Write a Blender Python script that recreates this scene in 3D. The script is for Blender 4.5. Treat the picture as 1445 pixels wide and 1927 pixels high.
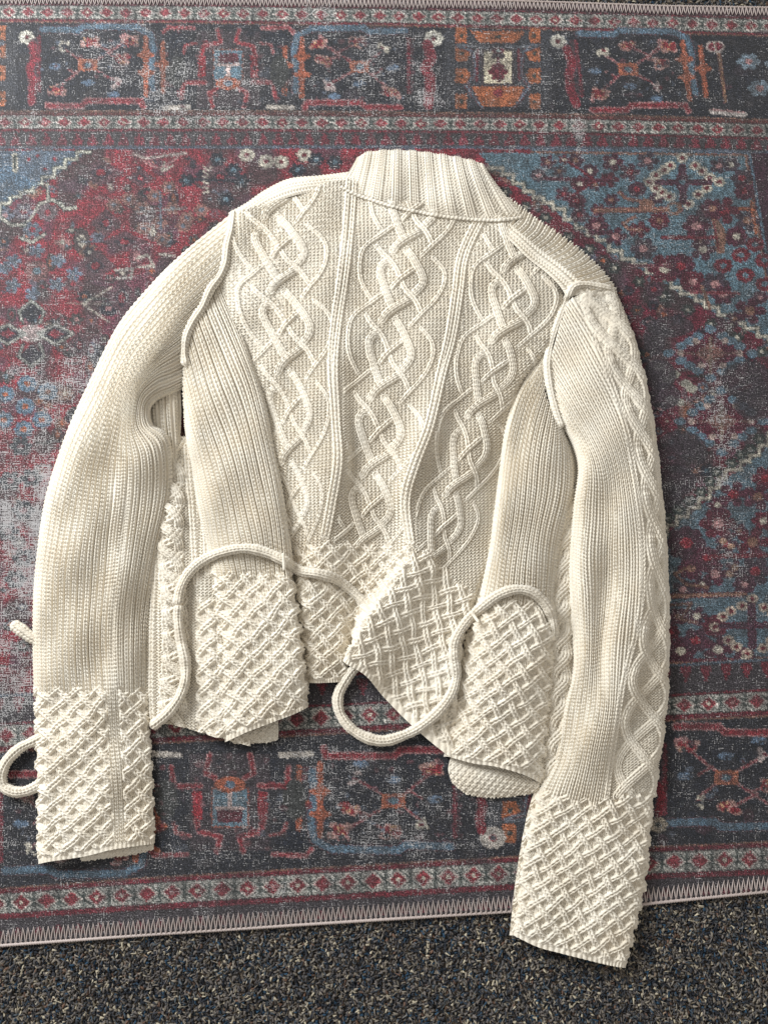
import bpy, math, random
import numpy as np
from mathutils import Vector

# ------------------------------------------------------------------ scene, camera, light
sc = bpy.context.scene
for o in list(bpy.data.objects):
    bpy.data.objects.remove(o)
COL = sc.collection

F = 1448.0                      # focal length in photo pixels
PW, PH = 1445.0, 1927.0
PITCH = math.radians(76.0)      # camera looks down at the floor
CAM_H = 1.0
CAM = np.array([0.0, -CAM_H / math.tan(PITCH), CAM_H])

cam_d = bpy.data.cameras.new("camera")
cam_d.sensor_fit = 'VERTICAL'
cam_d.sensor_height = 36.0
cam_d.sensor_width = 27.0
cam_d.lens = 36.0 * F / PH
cam_d.clip_start = 0.05
cam_d.clip_end = 50.0
cam = bpy.data.objects.new("camera", cam_d)
cam.location = CAM
cam.rotation_euler = (math.pi / 2 - PITCH, 0, 0)
COL.objects.link(cam)
sc.camera = cam
sc.render.resolution_x, sc.render.resolution_y = 767, 1024

w = bpy.data.worlds.new("World")
sc.world = w
w.use_nodes = True
bg = w.node_tree.nodes["Background"]
bg.inputs[0].default_value = (1.0, 0.955, 0.89, 1)
bg.inputs[1].default_value = 0.42


def area(name, loc, target, size, power, col):
    ld = bpy.data.lights.new(name, 'AREA')
    ld.shape = 'RECTANGLE'
    ld.size, ld.size_y = size
    ld.energy = power
    ld.color = col
    ob = bpy.data.objects.new(name, ld)
    ob.location = loc
    ob.rotation_euler = (Vector(target) - Vector(loc)).to_track_quat('-Z', 'Y').to_euler()
    COL.objects.link(ob)
    return ob


area("window_light", (-1.95, 1.45, 1.45), (0, -0.05, 0), (1.1, 1.1), 104, (0.95, 0.98, 1.0))

sc.view_settings.view_transform = 'Standard'
sc.view_settings.look = 'None'
sc.view_settings.gamma = 1
sc.view_settings.exposure = 0.22

# ------------------------------------------------------------------ helpers
rng = np.random.default_rng(7)
MM = 0.001
PXM = 0.00071                   # metres per photo pixel near the middle of the floor


def px2w(x, y, z):
    """photo pixel + height above the rug (m) -> world point, by meeting the plane at that height"""
    x = np.asarray(x, float); y = np.asarray(y, float); z = np.asarray(z, float)
    a = (x - PW / 2) / F
    b = (PH / 2 - y) / F
    cp, sp = math.cos(PITCH), math.sin(PITCH)
    rx = a
    ry = cp + b * sp
    rz = -sp + b * cp
    t = (z - CAM[2]) / rz
    return np.stack([CAM[0] + rx * t, CAM[1] + ry * t, np.broadcast_to(z, t.shape) + 0 * t], -1)


def lin(c):
    c = np.asarray(c, float) / 255.0
    return np.where(c <= 0.04045, c / 12.92, ((c + 0.055) / 1.055) ** 2.4)


def mesh_obj(name, verts, faces, mat=None, parent=None, smooth=True, cols=None, uv=None):
    verts = np.asarray(verts, np.float32).reshape(-1, 3)
    faces = np.asarray(faces, np.int32)
    n = faces.shape[1]
    me = bpy.data.meshes.new(name)
    me.vertices.add(len(verts))
    me.vertices.foreach_set("co", verts.ravel())
    me.loops.add(faces.size)
    me.loops.foreach_set("vertex_index", faces.ravel())
    me.polygons.add(len(faces))
    me.polygons.foreach_set("loop_start", np.arange(0, faces.size, n, dtype=np.int32))
    if smooth:
        me.polygons.foreach_set("use_smooth", np.ones(len(faces), bool))
    me.update(calc_edges=True)
    if cols is not None:
        ca = me.color_attributes.new("Col", 'FLOAT_COLOR', 'POINT')
        c4 = np.ones((len(verts), 4), np.float32)
        c4[:, :3] = cols
        ca.data.foreach_set("color", c4.ravel())
    if uv is not None:
        at = me.attributes.new("puv", 'FLOAT_VECTOR', 'POINT')
        u3 = np.zeros((len(verts), 3), np.float32)
        u3[:, :2] = uv
        at.data.foreach_set("vector", u3.ravel())
    ob = bpy.data.objects.new(name, me)
    if mat:
        me.materials.append(mat)
    COL.objects.link(ob)
    if parent is not None:
        ob.parent = parent
    return ob


def grid_faces(nr, nc, wrap=False):
    i = np.arange(nr - 1)[:, None]
    j = np.arange(nc if wrap else nc - 1)[None, :]
    a = i * nc + j
    b = i * nc + (j + 1) % nc
    return np.stack([a, a + nc, b + nc, b], -1).reshape(-1, 4)


def empty(name, loc):
    o = bpy.data.objects.new(name, None)
    o.location = loc
    o.empty_display_size = 0.05
    COL.objects.link(o)
    return o


def tag(o, label=None, cat=None, group=None, kind=None):
    if label: o["label"] = label
    if cat: o["category"] = cat
    if group: o["group"] = group
    if kind: o["kind"] = kind
    return o


def new_mat(name):
    m = bpy.data.materials.new(name)
    m.use_nodes = True
    nt = m.node_tree
    return m, nt, nt.nodes["Principled BSDF"]


def vnoise(h, w_, cell, seed, sy=None):
    """smooth value noise in 0..1 on an h x w_ canvas"""
    r = np.random.default_rng(seed)
    cy = sy or cell
    gh, gw = int(h / cy) + 3, int(w_ / cell) + 3
    g = r.random((gh, gw))
    y = np.arange(h) / cy
    x = np.arange(w_) / cell
    yi, xi = y.astype(int), x.astype(int)
    fy, fx = y - yi, x - xi
    fy = (fy * fy * (3 - 2 * fy))[:, None]
    fx = (fx * fx * (3 - 2 * fx))[None, :]
    a = g[yi][:, xi]; b = g[yi][:, xi + 1]
    c = g[yi + 1][:, xi]; d = g[yi + 1][:, xi + 1]
    return (a * (1 - fx) + b * fx) * (1 - fy) + (c * (1 - fx) + d * fx) * fy


def N(nt, typ, **kw):
    n = nt.nodes.new(typ)
    for k, v in kw.items():
        setattr(n, k, v)
    return n


# ------------------------------------------------------------------ carpet floor
CARPET_Z = -0.0075


def carpet_base_material():
    m, nt, p = new_mat("carpet_backing")
    geo = N(nt, 'ShaderNodeNewGeometry')
    vo = N(nt, 'ShaderNodeTexVoronoi')
    vo.inputs['Scale'].default_value = 260
    nt.links.new(geo.outputs['Position'], vo.inputs['Vector'])
    sep = N(nt, 'ShaderNodeSeparateColor')
    nt.links.new(vo.outputs['Color'], sep.inputs[0])
    cr = N(nt, 'ShaderNodeValToRGB')
    cr.color_ramp.interpolation = 'CONSTANT'
    els = cr.color_ramp.elements
    els[0].position = 0; els[0].color = (0.012, 0.012, 0.014, 1)
    els[1].position = 0.3; els[1].color = (0.06, 0.045, 0.033, 1)
    for pos, c in ((0.55, (0.02, 0.035, 0.05, 1)), (0.68, (0.12, 0.095, 0.07, 1)), (0.88, (0.22, 0.18, 0.13, 1))):
        e = els.new(pos); e.color = c
    nt.links.new(sep.outputs[0], cr.inputs[0])
    nt.links.new(cr.outputs[0], p.inputs['Base Color'])
    p.inputs['Roughness'].default_value = 0.95
    bp = N(nt, 'ShaderNodeBump')
    bp.inputs['Strength'].default_value = 1
    bp.inputs['Distance'].default_value = 0.004
    bp.invert = True
    nt.links.new(vo.outputs['Distance'], bp.inputs['Height'])
    nt.links.new(bp.outputs[0], p.inputs['Normal'])
    return m


def attr_material(name, rough=0.9, sheen=0.0, noise_scale=900, amount=0.25):
    m, nt, p = new_mat(name)
    at = N(nt, 'ShaderNodeAttribute', attribute_name="Col")
    geo = N(nt, 'ShaderNodeNewGeometry')
    no = N(nt, 'ShaderNodeTexNoise')
    no.inputs['Scale'].default_value = noise_scale
    no.inputs['Detail'].default_value = 2
    nt.links.new(geo.outputs['Position'], no.inputs['Vector'])
    mr = N(nt, 'ShaderNodeMapRange')
    mr.inputs[3].default_value = 1 - amount
    mr.inputs[4].default_value = 1 + amount
    nt.links.new(no.outputs[0], mr.inputs[0])
    mx = N(nt, 'ShaderNodeVectorMath', operation='SCALE')
    nt.links.new(at.outputs['Color'], mx.inputs[0])
    nt.links.new(mr.outputs[0], mx.inputs['Scale'])
    nt.links.new(mx.outputs[0], p.inputs['Base Color'])
    p.inputs['Roughness'].default_value = rough
    p.inputs['Sheen Weight'].default_value = sheen
    return m


base = mesh_obj("carpet_floor", [(-6, -6, CARPET_Z), (6, -6, CARPET_Z), (6, 6, CARPET_Z), (-6, 6, CARPET_Z)],
                [[0, 1, 2, 3]], carpet_base_material(), smooth=False)
tag(base, "dark speckled loop-pile carpet floor under the rug", kind="structure")

EDGE_T = (np.array([-400, 0, 361, 560, 722, 960, 1083, 1250, 1445, 1850]),
          np.array([-12, -7, -5, -2, 0, 2, 6, 12, 15, 24.]))
EDGE_B = (np.array([-400, 0, 300, 610, 970, 1210, 1445, 1850]),
          np.array([1806, 1779, 1757, 1737, 1714, 1701, 1677, 1644.]))


def edge_t(x): return np.interp(x, *EDGE_T)
def edge_b(x): return np.interp(x, *EDGE_B)


def build_tufts():
    pal = lin([(48, 50, 56), (28, 34, 44), (102, 96, 92), (132, 124, 112), (78, 76, 76), (38, 66, 88), (182, 172, 150),
               (104, 80, 66), (74, 82, 88)])
    pw = np.array([.17, .13, .2, .16, .14, .07, .06, .03, .04])
    centres = []
    sp = 5.7
    for y0, y1 in ((1630, 2000), (-30, 60)):
        ys = np.arange(y0, y1, sp * .86)
        for k, y in enumerate(ys):
            xs = np.arange(-80, 1525, sp) + (k % 2) * sp / 2
            centres.append(np.stack([xs, np.full_like(xs, y)], 1))
    c = np.concatenate(centres)
    c += rng.normal(0, 1.5, c.shape)
    keep = (c[:, 1] > edge_b(c[:, 0]) - 14) | (c[:, 1] < edge_t(c[:, 0]) + 10)
    c = c[keep]
    n = len(c)
    w0 = px2w(c[:, 0], c[:, 1], np.full(n, CARPET_Z))
    # one tuft: a bent, twisted yarn loop
    R, S = 3, 5
    th = np.linspace(0, 2 * np.pi, S, endpoint=False)
    ring_r = np.array([.42, 1.0, .4])
    ring_t = np.linspace(-1, 1, R)
    loc = np.zeros((R, S, 3))
    for i in range(R):
        loc[i, :, 0] = ring_t[i] * 1.7
        loc[i, :, 1] = np.cos(th) * ring_r[i] * .72
        loc[i, :, 2] = np.sin(th) * ring_r[i] * .62 - ring_t[i] ** 2 * 1.1 + .8
    loc = loc.reshape(-1, 3)
    nv = len(loc)
    ang = rng.random(n) * np.pi * 2
    tilt = rng.normal(0, .5, n)
    sc_ = (0.0020 * (0.7 + .5 * rng.random(n)))[:, None, None]
    ca, sa = np.cos(ang)[:, None], np.sin(ang)[:, None]
    bend = rng.normal(0, .55, n)[:, None]
    X = loc[None, :, 0]; Y = loc[None, :, 1] + bend * loc[None, :, 0] ** 2; Z = loc[None, :, 2] + tilt[:, None] * loc[None, :, 0]
    V = np.stack([X * ca - Y * sa, X * sa + Y * ca, Z * 1.15 + 0 * ca], -1) * sc_ + w0[:, None, :]
    f = grid_faces(R, S, True)
    faces = (f[None] + (np.arange(n) * nv)[:, None, None]).reshape(-1, 4)
    ci = rng.choice(len(pal), n, p=pw / pw.sum())
    cols = pal[ci][:, None, :] * (0.6 + .55 * rng.random(n))[:, None, None]
    cols = np.repeat(cols, nv, 1)
    # single lighter / darker plies inside a tuft
    pal2 = pal[rng.choice(len(pal), n, p=pw / pw.sum())]
    ply = ((np.arange(nv) % S) < 2)[None, :, None] & (rng.random(n) < .45)[:, None, None]
    cols = np.where(ply, pal2[:, None, :], cols)
    cream = ((np.arange(nv) % S) == 3)[None, :, None] & (rng.random(n) < .2)[:, None, None]
    cols = np.where(cream, lin((205, 186, 152))[None, None], cols)
    o = mesh_obj("carpet_pile", V.reshape(-1, 3), faces, attr_material("carpet_yarn", .95), base, cols=cols.reshape(-1, 3))
    tag(o, kind="stuff")


build_tufts()

# ------------------------------------------------------------------ rug: printed pattern (flat print, painted on a canvas in code)
PADX, PADY = 240, 40
CW, CH = int(PW) + 2 * PADX, int(PH) + 2 * PADY
CV = np.zeros((CH, CW, 3), np.float32)
GX = np.arange(CW)[None, :] - PADX + np.zeros((CH, 1))
GY = np.arange(CH)[:, None] - PADY + np.zeros((1, CW))

NAVY = (44, 46, 55); CHAR = (66, 61, 63); RED = (148, 44, 56); MAR = (92, 36, 52); BLUE = (92, 122, 138)
LB = (108, 142, 158); CREAM = (198, 190, 172); ORG = (176, 92, 58); PINK = (180, 128, 128); DKG = (58, 68, 66)
PUR = (78, 50, 66); DRED = (118, 40, 52); BRN = (140, 100, 84); GREYB = (96, 106, 122); DNAV = (40, 44, 56)


def blend(sl, mask, col, a=1.0):
    reg = CV[sl]
    m = (mask * a)[..., None]
    reg[...] = reg * (1 - m) + np.asarray(col, np.float32) * m


def box_sl(x0, y0, x1, y1):
    a = max(0, int(x0 + PADX - 2)); b = min(CW, int(x1 + PADX + 3))
    c = max(0, int(y0 + PADY - 2)); d = min(CH, int(y1 + PADY + 3))
    if a >= b or c >= d: return None
    return (slice(c, d), slice(a, b))


def poly(pts, col, a=1.0):
    pts = np.asarray(pts, float)
    sl = box_sl(pts[:, 0].min(), pts[:, 1].min(), pts[:, 0].max(), pts[:, 1].max())
    if sl is None: return
    X, Y = GX[sl], GY[sl]
    ins = np.zeros(X.shape, bool)
    for (x0, y0), (x1, y1) in zip(pts, np.roll(pts, -1, 0)):
        if y0 == y1: continue
        c = ((y0 > Y) != (y1 > Y)) & (X < (x1 - x0) * (Y - y0) / (y1 - y0) + x0)
        ins ^= c
    blend(sl, ins.astype(np.float32), col, a)


def line(pts, wd, col, a=1.0):
    pts = np.asarray(pts, float)
    for (x0, y0), (x1, y1) in zip(pts[:-1], pts[1:]):
        sl = box_sl(min(x0, x1) - wd, min(y0, y1) - wd, max(x0, x1) + wd, max(y0, y1) + wd)
        if sl is None: continue
        X, Y = GX[sl], GY[sl]
        dx, dy = x1 - x0, y1 - y0
        t = np.clip(((X - x0) * dx + (Y - y0) * dy) / (dx * dx + dy * dy + 1e-6), 0, 1)
        d = np.hypot(X - x0 - t * dx, Y - y0 - t * dy)
        blend(sl, np.clip(wd / 2 + .5 - d, 0, 1), col, a)


def oline(pts, wd, col, out=PINK, ow=3):
    line(pts, wd + ow, out); line(pts, wd, col)


def disc(x, y, rx, ry, col, a=1.0, diamond=False):
    sl = box_sl(x - rx, y - ry, x + rx, y + ry)
    if sl is None: return
    u, v = np.abs(GX[sl] - x) / rx, np.abs(GY[sl] - y) / ry
    d = (u + v) if diamond else np.hypot(u, v)
    blend(sl, np.clip((1 - d) * min(rx, ry) + .5, 0, 1), col, a)


def rosette(x, y, r, pc, cc, n=8, ry=None, a=1.0):
    ry = ry or r * .85
    for k in range(n):
        t = 2 * math.pi * k / n
        disc(x + math.cos(t) * r * .68, y + math.sin(t) * ry * .68, r * .34, ry * .34, pc, a)
    disc(x, y, r * .5, ry * .5, pc, a)
    disc(x, y, r * .32, ry * .32, cc, a)


def band(ct, cb, col, a=1.0):
    x = np.arange(CW) - PADX
    t = np.interp(x, *ct)[None, :]; b = np.interp(x, *cb)[None, :]
    m = np.clip(np.minimum(GY - t, b - GY) + .5, 0, 1)
    blend((slice(None), slice(None)), m, col, a)


def cur(*p):
    xs, ys = zip(*p)
    xs, ys = list(xs), list(ys)
    sl0 = (ys[1] - ys[0]) / (xs[1] - xs[0]); sl1 = (ys[-1] - ys[-2]) / (xs[-1] - xs[-2])
    return (np.array([xs[0] - 400] + xs + [xs[-1] + 400]), np.array([ys[0] - 400 * sl0] + ys + [ys[-1] + 400 * sl1]))


def off(c, d): return (c[0], c[1] + d)


# guide curves
G1T = cur((0, 11), (361, 13), (722, 18), (1083, 27), (1445, 38)); G1B = off(G1T, 23)
MBT = off(G1B, 8)
G2T = cur((0, 219), (482, 219), (963, 223), (1200, 228), (1445, 235)); G2B = off(G2T, 22)
MBB = off(G2T, -12)
FT = cur((0, 281), (722, 279), (1200, 282), (1445, 289))
G3T = cur((0, 1367), (340, 1348), (600, 1332), (720, 1326), (1255, 1313), (1445, 1302))
G3B = cur((0, 1403), (340, 1384), (600, 1370), (720, 1362), (1255, 1344), (1445, 1335))
FB = cur((0, 1309), (600, 1275), (1255, 1252), (1445, 1240))
G4T = cur((0, 1684), (300, 1662), (650, 1642), (1000, 1622), (1230, 1605), (1445, 1596))
G4B = cur((0, 1718), (300, 1699), (650, 1680), (1000, 1660), (1230, 1642), (1445, 1634))

CV[...] = CHAR
band(MBT, MBB, NAVY)
band(off(G3B, 12), off(G4T, -12), NAVY)
# field
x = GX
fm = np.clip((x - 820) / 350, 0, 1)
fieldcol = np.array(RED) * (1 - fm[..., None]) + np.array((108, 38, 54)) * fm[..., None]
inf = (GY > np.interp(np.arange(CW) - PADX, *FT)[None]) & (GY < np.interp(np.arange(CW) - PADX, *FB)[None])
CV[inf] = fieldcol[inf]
# soft dye patches in the red field
n1 = vnoise(CH, CW, 46, 3); n2 = vnoise(CH, CW, 30, 5)
pm = np.clip((n1 - .52) * 6, 0, 1) * inf
blend((slice(None), slice(None)), pm, CHAR, .8)
pm = np.clip((n2 - .66) * 6, 0, 1) * inf
blend((slice(None), slice(None)), pm, (96, 66, 84), .65)

pr = random.Random(11)
for k in range(1500):
    x0, y0 = pr.uniform(-230, 1670), pr.uniform(290, 1255)
    r = pr.uniform(6, 19)
    c1 = pr.choice([GREYB, CHAR, CHAR, DNAV, BRN, (88, 60, 66), DRED, DKG, (110, 84, 92)])
    c2 = pr.choice([RED, ORG, PINK, CREAM, BLUE, NAVY])
    q = pr.random()
    if q < .5: rosette(x0, y0, r, c1, c2, pr.choice([5, 6, 8]), a=.85)
    elif q < .72: disc(x0, y0, r * 1.2, r * .7, c1, .85, True); disc(x0, y0, r * .5, r * .3, c2, .8, True)
    elif q < .87: line([(x0 - r * 1.6, y0), (x0 + r * 1.6, y0)], 4, c1, .8)
    else:
        disc(x0, y0, r * .9, r * 1.4, c1, .8); disc(x0, y0, r * .4, r * .7, c2, .8)


def stairs(pts, wd=6, col=CREAM):
    q = []
    for (x0, y0), (x1, y1) in zip(pts[:-1], pts[1:]):
        q += [(x0, y0), (x1, y0)]
    q.append(pts[-1])
    line(q, wd + 4, DKG, .6)
    line(q, wd, col)
    return q


# right corner piece
st_r = [(925, 316), (945, 328), (965, 345), (985, 360), (1003, 372), (1022, 382), (1040, 393), (1062, 413), (1083, 429), (1105, 442),
        (1123, 452), (1145, 472), (1169, 488), (1191, 498), (1216, 513), (1240, 526), (1262, 541), (1280, 553),
        (1308, 566), (1326, 578), (1351, 593), (1376, 608), (1400, 618), (1425, 633), (1447, 645), (1480, 660), (1500, 672)]
poly([(900, 287), (1405, 294), (1447, 560), (1480, 660)] + st_r[::-1], BLUE)
poly([(1405, 280), (1700, 286), (1700, 700), (1480, 680), (1447, 560)], (70, 44, 58))
line([(1000, 286), (1402, 292), (1432, 470), (1448, 570), (1475, 700)], 4, BRN)
line([(1000, 281), (1409, 287), (1440, 470), (1456, 570)], 5, (88, 116, 136))
# dark rim of flowers under the steps
for (xx, yy) in st_r[::2]:
    rosette(xx - 14, yy + 17, 13, DKG, CREAM, 6, a=.95)
    rosette(xx - 34, yy + 34, 12, DNAV, MAR, 6, a=.8)
stairs(st_r)


def blue_flowers(cells, cols, seed):
    r_ = random.Random(seed)
    for (xx, yy, rr) in cells:
        rosette(xx, yy, rr * 1.25, r_.choice(cols), r_.choice([CREAM, RED, PINK, BRN]), r_.choice([5, 6, 8]))


MB = [(86, 42, 58), (78, 48, 62), (72, 58, 70), (98, 40, 54)]
blue_flowers([(1013, 330, 12), (1030, 305, 13), (1060, 365, 13), (1052, 322, 11), (1090, 345, 14), (1110, 322, 13), (1083, 302, 13), (1120, 348, 11),
              (1085, 378, 14), (1146, 338, 15), (1152, 305, 17), (1184, 324, 16), (1218, 303, 17), (1198, 356, 14),
              (1150, 376, 12), (1125, 395, 12), (1090, 405, 14), (1122, 425, 19), (1158, 445, 17), (1210, 468, 20),
              (1202, 432, 16), (1240, 415, 16), (1236, 372, 12), (1310, 425, 22), (1320, 455, 13), (1250, 505, 26),
              (1280, 500, 22), (1322, 470, 20), (1303, 530, 20), (1345, 535, 22), (1360, 555, 18), (1410, 585, 24), (1430, 560, 12),
              (1395, 335, 17), (1375, 310, 14), (1352, 312, 15), (1400, 360, 16), (1405, 415, 20), (1385, 445, 18),
              (1060, 300, 9), (1330, 400, 18), (1362, 396, 24), (1340, 392, 18), (1230, 545, 14), (1380, 600, 13)], MB, 5)
oline([(1025, 336), (1150, 340)], 5, MAR, (96, 66, 84), 3)
oline([(1070, 305), (1120, 340), (1070, 372)], 3, DRED, MAR, 2)
# cream lozenge flower
for dx, dy in ((-62, 0), (-50, -12), (-34, -22), (-22, -30), (0, -45), (24, -30), (38, -20), (52, -8), (70, 0), (46, 12),
               (30, 24), (12, 42), (-24, 28), (-38, 20), (-50, 12)):
    disc(1283 + dx, 342 + dy, 11, 9, CREAM); disc(1283 + dx, 342 + dy, 5, 4, DRED)
oline([(1235, 343), (1335, 343)], 7, PUR, MAR, 4); oline([(1283, 315), (1285, 378)], 10, PUR, MAR, 4)
rosette(1283, 343, 17, PUR, BLUE, 6)
# orange beetle-like stem
oline([(1118, 396), (1280, 394)], 8, (150, 100, 84), MAR, 3)
oline([(1165, 362), (1178, 374), (1215, 380)], 5, (150, 104, 88), MAR, 2)
oline([(1195, 408), (1172, 420), (1182, 432), (1205, 432)], 5, (150, 104, 88), MAR, 2)
disc(1216, 385, 14, 12, (150, 104, 88)); disc(1268, 392, 15, 13, (140, 100, 84)); disc(1267, 392, 8, 8, BLUE)
oline([(1245, 447), (1345, 447)], 5, DRED, MAR, 3)
poly([(1338, 412), (1352, 414), (1366, 440), (1362, 478), (1348, 478)], BRN)
line([(1342, 418), (1352, 470)], 3, DRED)
oline([(1390, 393), (1418, 394)], 5, ORG, MAR, 2)
line([(1412, 380), (1422, 440)], 5, ORG)
for xx, yy in ((1360, 500), (1393, 480), (1420, 460), (1402, 518), (1437, 490), (1438, 535)):
    rosette(xx, yy, 18, DRED, BLUE, 8, 14); disc(xx, yy, 6, 5, BLUE)
oline([(1185, 500), (1262, 500)], 4, MAR, PINK, 2); oline([(1300, 550), (1390, 552)], 4, DRED, PINK, 2)
line([(1320, 540), (1335, 580)], 6, BRN)

# left corner piece
st_l = [(170, 286), (146, 300), (123, 316), (103, 333), (80, 346), (63, 360), (40, 370), (20, 383), (0, 400), (-25, 412), (-60, 430), (-90, 448), (-130, 470), (-240, 520)]
poly([(-260, 284), (165, 284)] + st_l[1:] + [(-260, 520)], (88, 104, 122))
stairs(st_l, 5, (186, 184, 168))
oline([(90, 346), (92, 374), (116, 383), (122, 393), (143, 391)], 5, (184, 180, 165), DKG, 3)
oline([(0, 408), (23, 424), (50, 423), (76, 383), (100, 376), (112, 384)], 5, (176, 172, 160), DKG, 3)
oline([(40, 448), (62, 456), (85, 440)], 5, (176, 172, 160), DKG, 3)
poly([(0, 300), (40, 330), (75, 345), (40, 360), (0, 380), (-40, 395), (-40, 290)], (80, 110, 136), .7)
line([(29, 292), (29, 320)], 10, CREAM); line([(29, 294), (29, 318)], 5, DKG)
for xx, yy, rr in ((55, 300, 13), (85, 318, 12), (104, 300, 11), (72, 293, 10), (98, 356, 9)):
    rosette(xx, yy, rr, GREYB, RED, 6)
rosette(45, 398, 19, (104, 96, 110), RED, 6); rosette(90, 400, 20, (110, 92, 98), RED, 8); rosette(62, 432, 18, GREYB, RED, 6)
rosette(8, 455, 12, DNAV, ORG, 6); rosette(118, 456, 16, (170, 110, 108), CREAM, 4)
for xx, yy in ((27, 491), (110, 491), (25, 537), (108, 535), (70, 472), (62, 553), (140, 515), (8, 505)):
    rosette(xx, yy, 16, (100, 116, 136), GREYB, 5)
rosette(70, 510, 24, (130, 84, 84), BLUE, 8)
# arrow, lilies
line([(210, 541), (157, 571), (205, 606)], 4, CREAM, .8); line([(125, 571), (246, 572)], 3, CREAM, .6)
for s in (-1, 1):
    disc(60 + s * 45, 628, 34, 20, DNAV, .9, True); oline([(60 + s * 12, 628), (60 + s * 45, 610), (60 + s * 78, 628), (60 + s * 45, 648), (60 + s * 12, 628)], 4, (170, 166, 156), DKG, 3)
    disc(60 + s * 45, 628, 16, 9, RED, .9, True)
for s in (-1, 1):
    disc(60, 628 + s * 42, 24, 22, DNAV, .9, True); oline([(44, 628 + s * 20), (36, 628 + s * 42), (60, 628 + s * 62), (84, 628 + s * 42), (76, 628 + s * 20)], 4, (150, 150, 142), DKG, 3)
disc(60, 628, 26, 16, (176, 176, 170), .8)
for xx, yy in ((52, 722), (10, 742), (48, 765), (90, 737), (45, 808), (8, 790), (80, 790)):
    rosette(xx, yy, 19, (92, 120, 144), ORG, 8)
for xx, yy in ((40, 840), (60, 900), (20, 905), (45, 960), (15, 1000), (45, 1050), (30, 1090)):
    rosette(xx, yy, 22, (70, 78, 86), (120, 60, 70), 6)
# dark motifs, white rosettes and an orange bouquet across the red field
for xx, yy, rx, ry in ((190, 325, 46, 26), (200, 420, 30, 28), (235, 455, 46, 20), (415, 335, 40, 30), (265, 335, 28, 18), (180, 500, 40, 30), (230, 560, 30, 40), (150, 650, 25, 30)):
    disc(xx, yy, rx, ry, (92, 66, 74), .85, True); disc(xx, yy, rx * .5, ry * .5, DNAV, .6, True); disc(xx, yy, rx * .2, ry * .25, RED)
for xx, yy in ((215, 386), (243, 375), (268, 392), (300, 420), (292, 368), (325, 392), (380, 395), (352, 410), (305, 450), (270, 430), (345, 425), (318, 352)):
    rosette(xx, yy, 15, (140, 96, 88), GREYB, 6)
line([(302, 360), (303, 430)], 5, GREYB); line([(255, 398), (350, 392)], 3, (150, 150, 150))
for xx, yy in ((501, 304), (529, 305), (465, 292), (573, 292)):
    rosette(xx, yy, 15, CREAM, DRED, 8)
oline([(335, 297), (300, 318), (265, 300)], 4, PINK, RED, 2); line([(252, 290), (275, 298), (350, 288)], 5, (186, 168, 160)); line([(310, 305), (305, 322), (325, 312)], 5, CREAM)
for k in range(6): line([(383, 312 + k * 10), (392, 322 + k * 8)], 3, CREAM)
for xx, yy in ((352, 340), (410, 300), (440, 320), (425, 375), (455, 340), (560, 320), (595, 300), (630, 305)):
    rosette(xx, yy, 16, DNAV, BLUE, 6)
line([(355, 338), (470, 340)], 5, DNAV)
line([(258, 486), (278, 480), (290, 500), (262, 502)], 5, (190, 182, 168)); line([(300, 478), (330, 482)], 5, (180, 170, 160))
line([(218, 508), (250, 506), (248, 522), (222, 524)], 5, (170, 164, 156))
# lozenge rings at the right
for (cx, cy, rx, ry) in ((1336, 665, 78, 46), (1357, 793, 78, 58), (1560, 740, 80, 50)):
    disc(cx, cy, rx, ry, (98, 36, 54), .9, True)
    for k in range(16):
        t = 2 * math.pi * k / 16
        s = 1 / (abs(math.cos(t)) + abs(math.sin(t)))
        disc(cx + math.cos(t) * rx * s, cy + math.sin(t) * ry * s, 11, 8, (94, 122, 142))
    for sx, sy in ((-.35, -.5), (.35, -.5), (-.72, 0), (.7, 0), (-.22, .5), (.3, .5)):
        disc(cx + sx * rx, cy + sy * ry, 7, 6, (186, 162, 152))
    disc(cx, cy, 30, 22, BRN, .7, True); line([(cx, cy - 30), (cx, cy + 35)], 6, (136, 112, 98)); line([(cx - 50, cy), (cx + 50, cy)], 4, (120, 84, 80))
for xx, yy in ((1268, 705), (1300, 732), (1277, 757), (1240, 690), (1255, 715), (1290, 722), (1262, 752)):
    disc(xx, yy, 11, 8, (176, 172, 156))
for xx, yy, rx, ry in ((1405, 715, 48, 36), (1420, 760, 40, 30), (1280, 850, 50, 40), (1240, 705, 32, 28), (1250, 745, 30, 25), (1260, 615, 45, 20), (1230, 640, 20, 30), (1270, 905, 40, 30), (1255, 945, 30, 30), (1265, 960, 24, 20)):
    disc(xx, yy, rx, ry, (64, 58, 66), .8)
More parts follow.
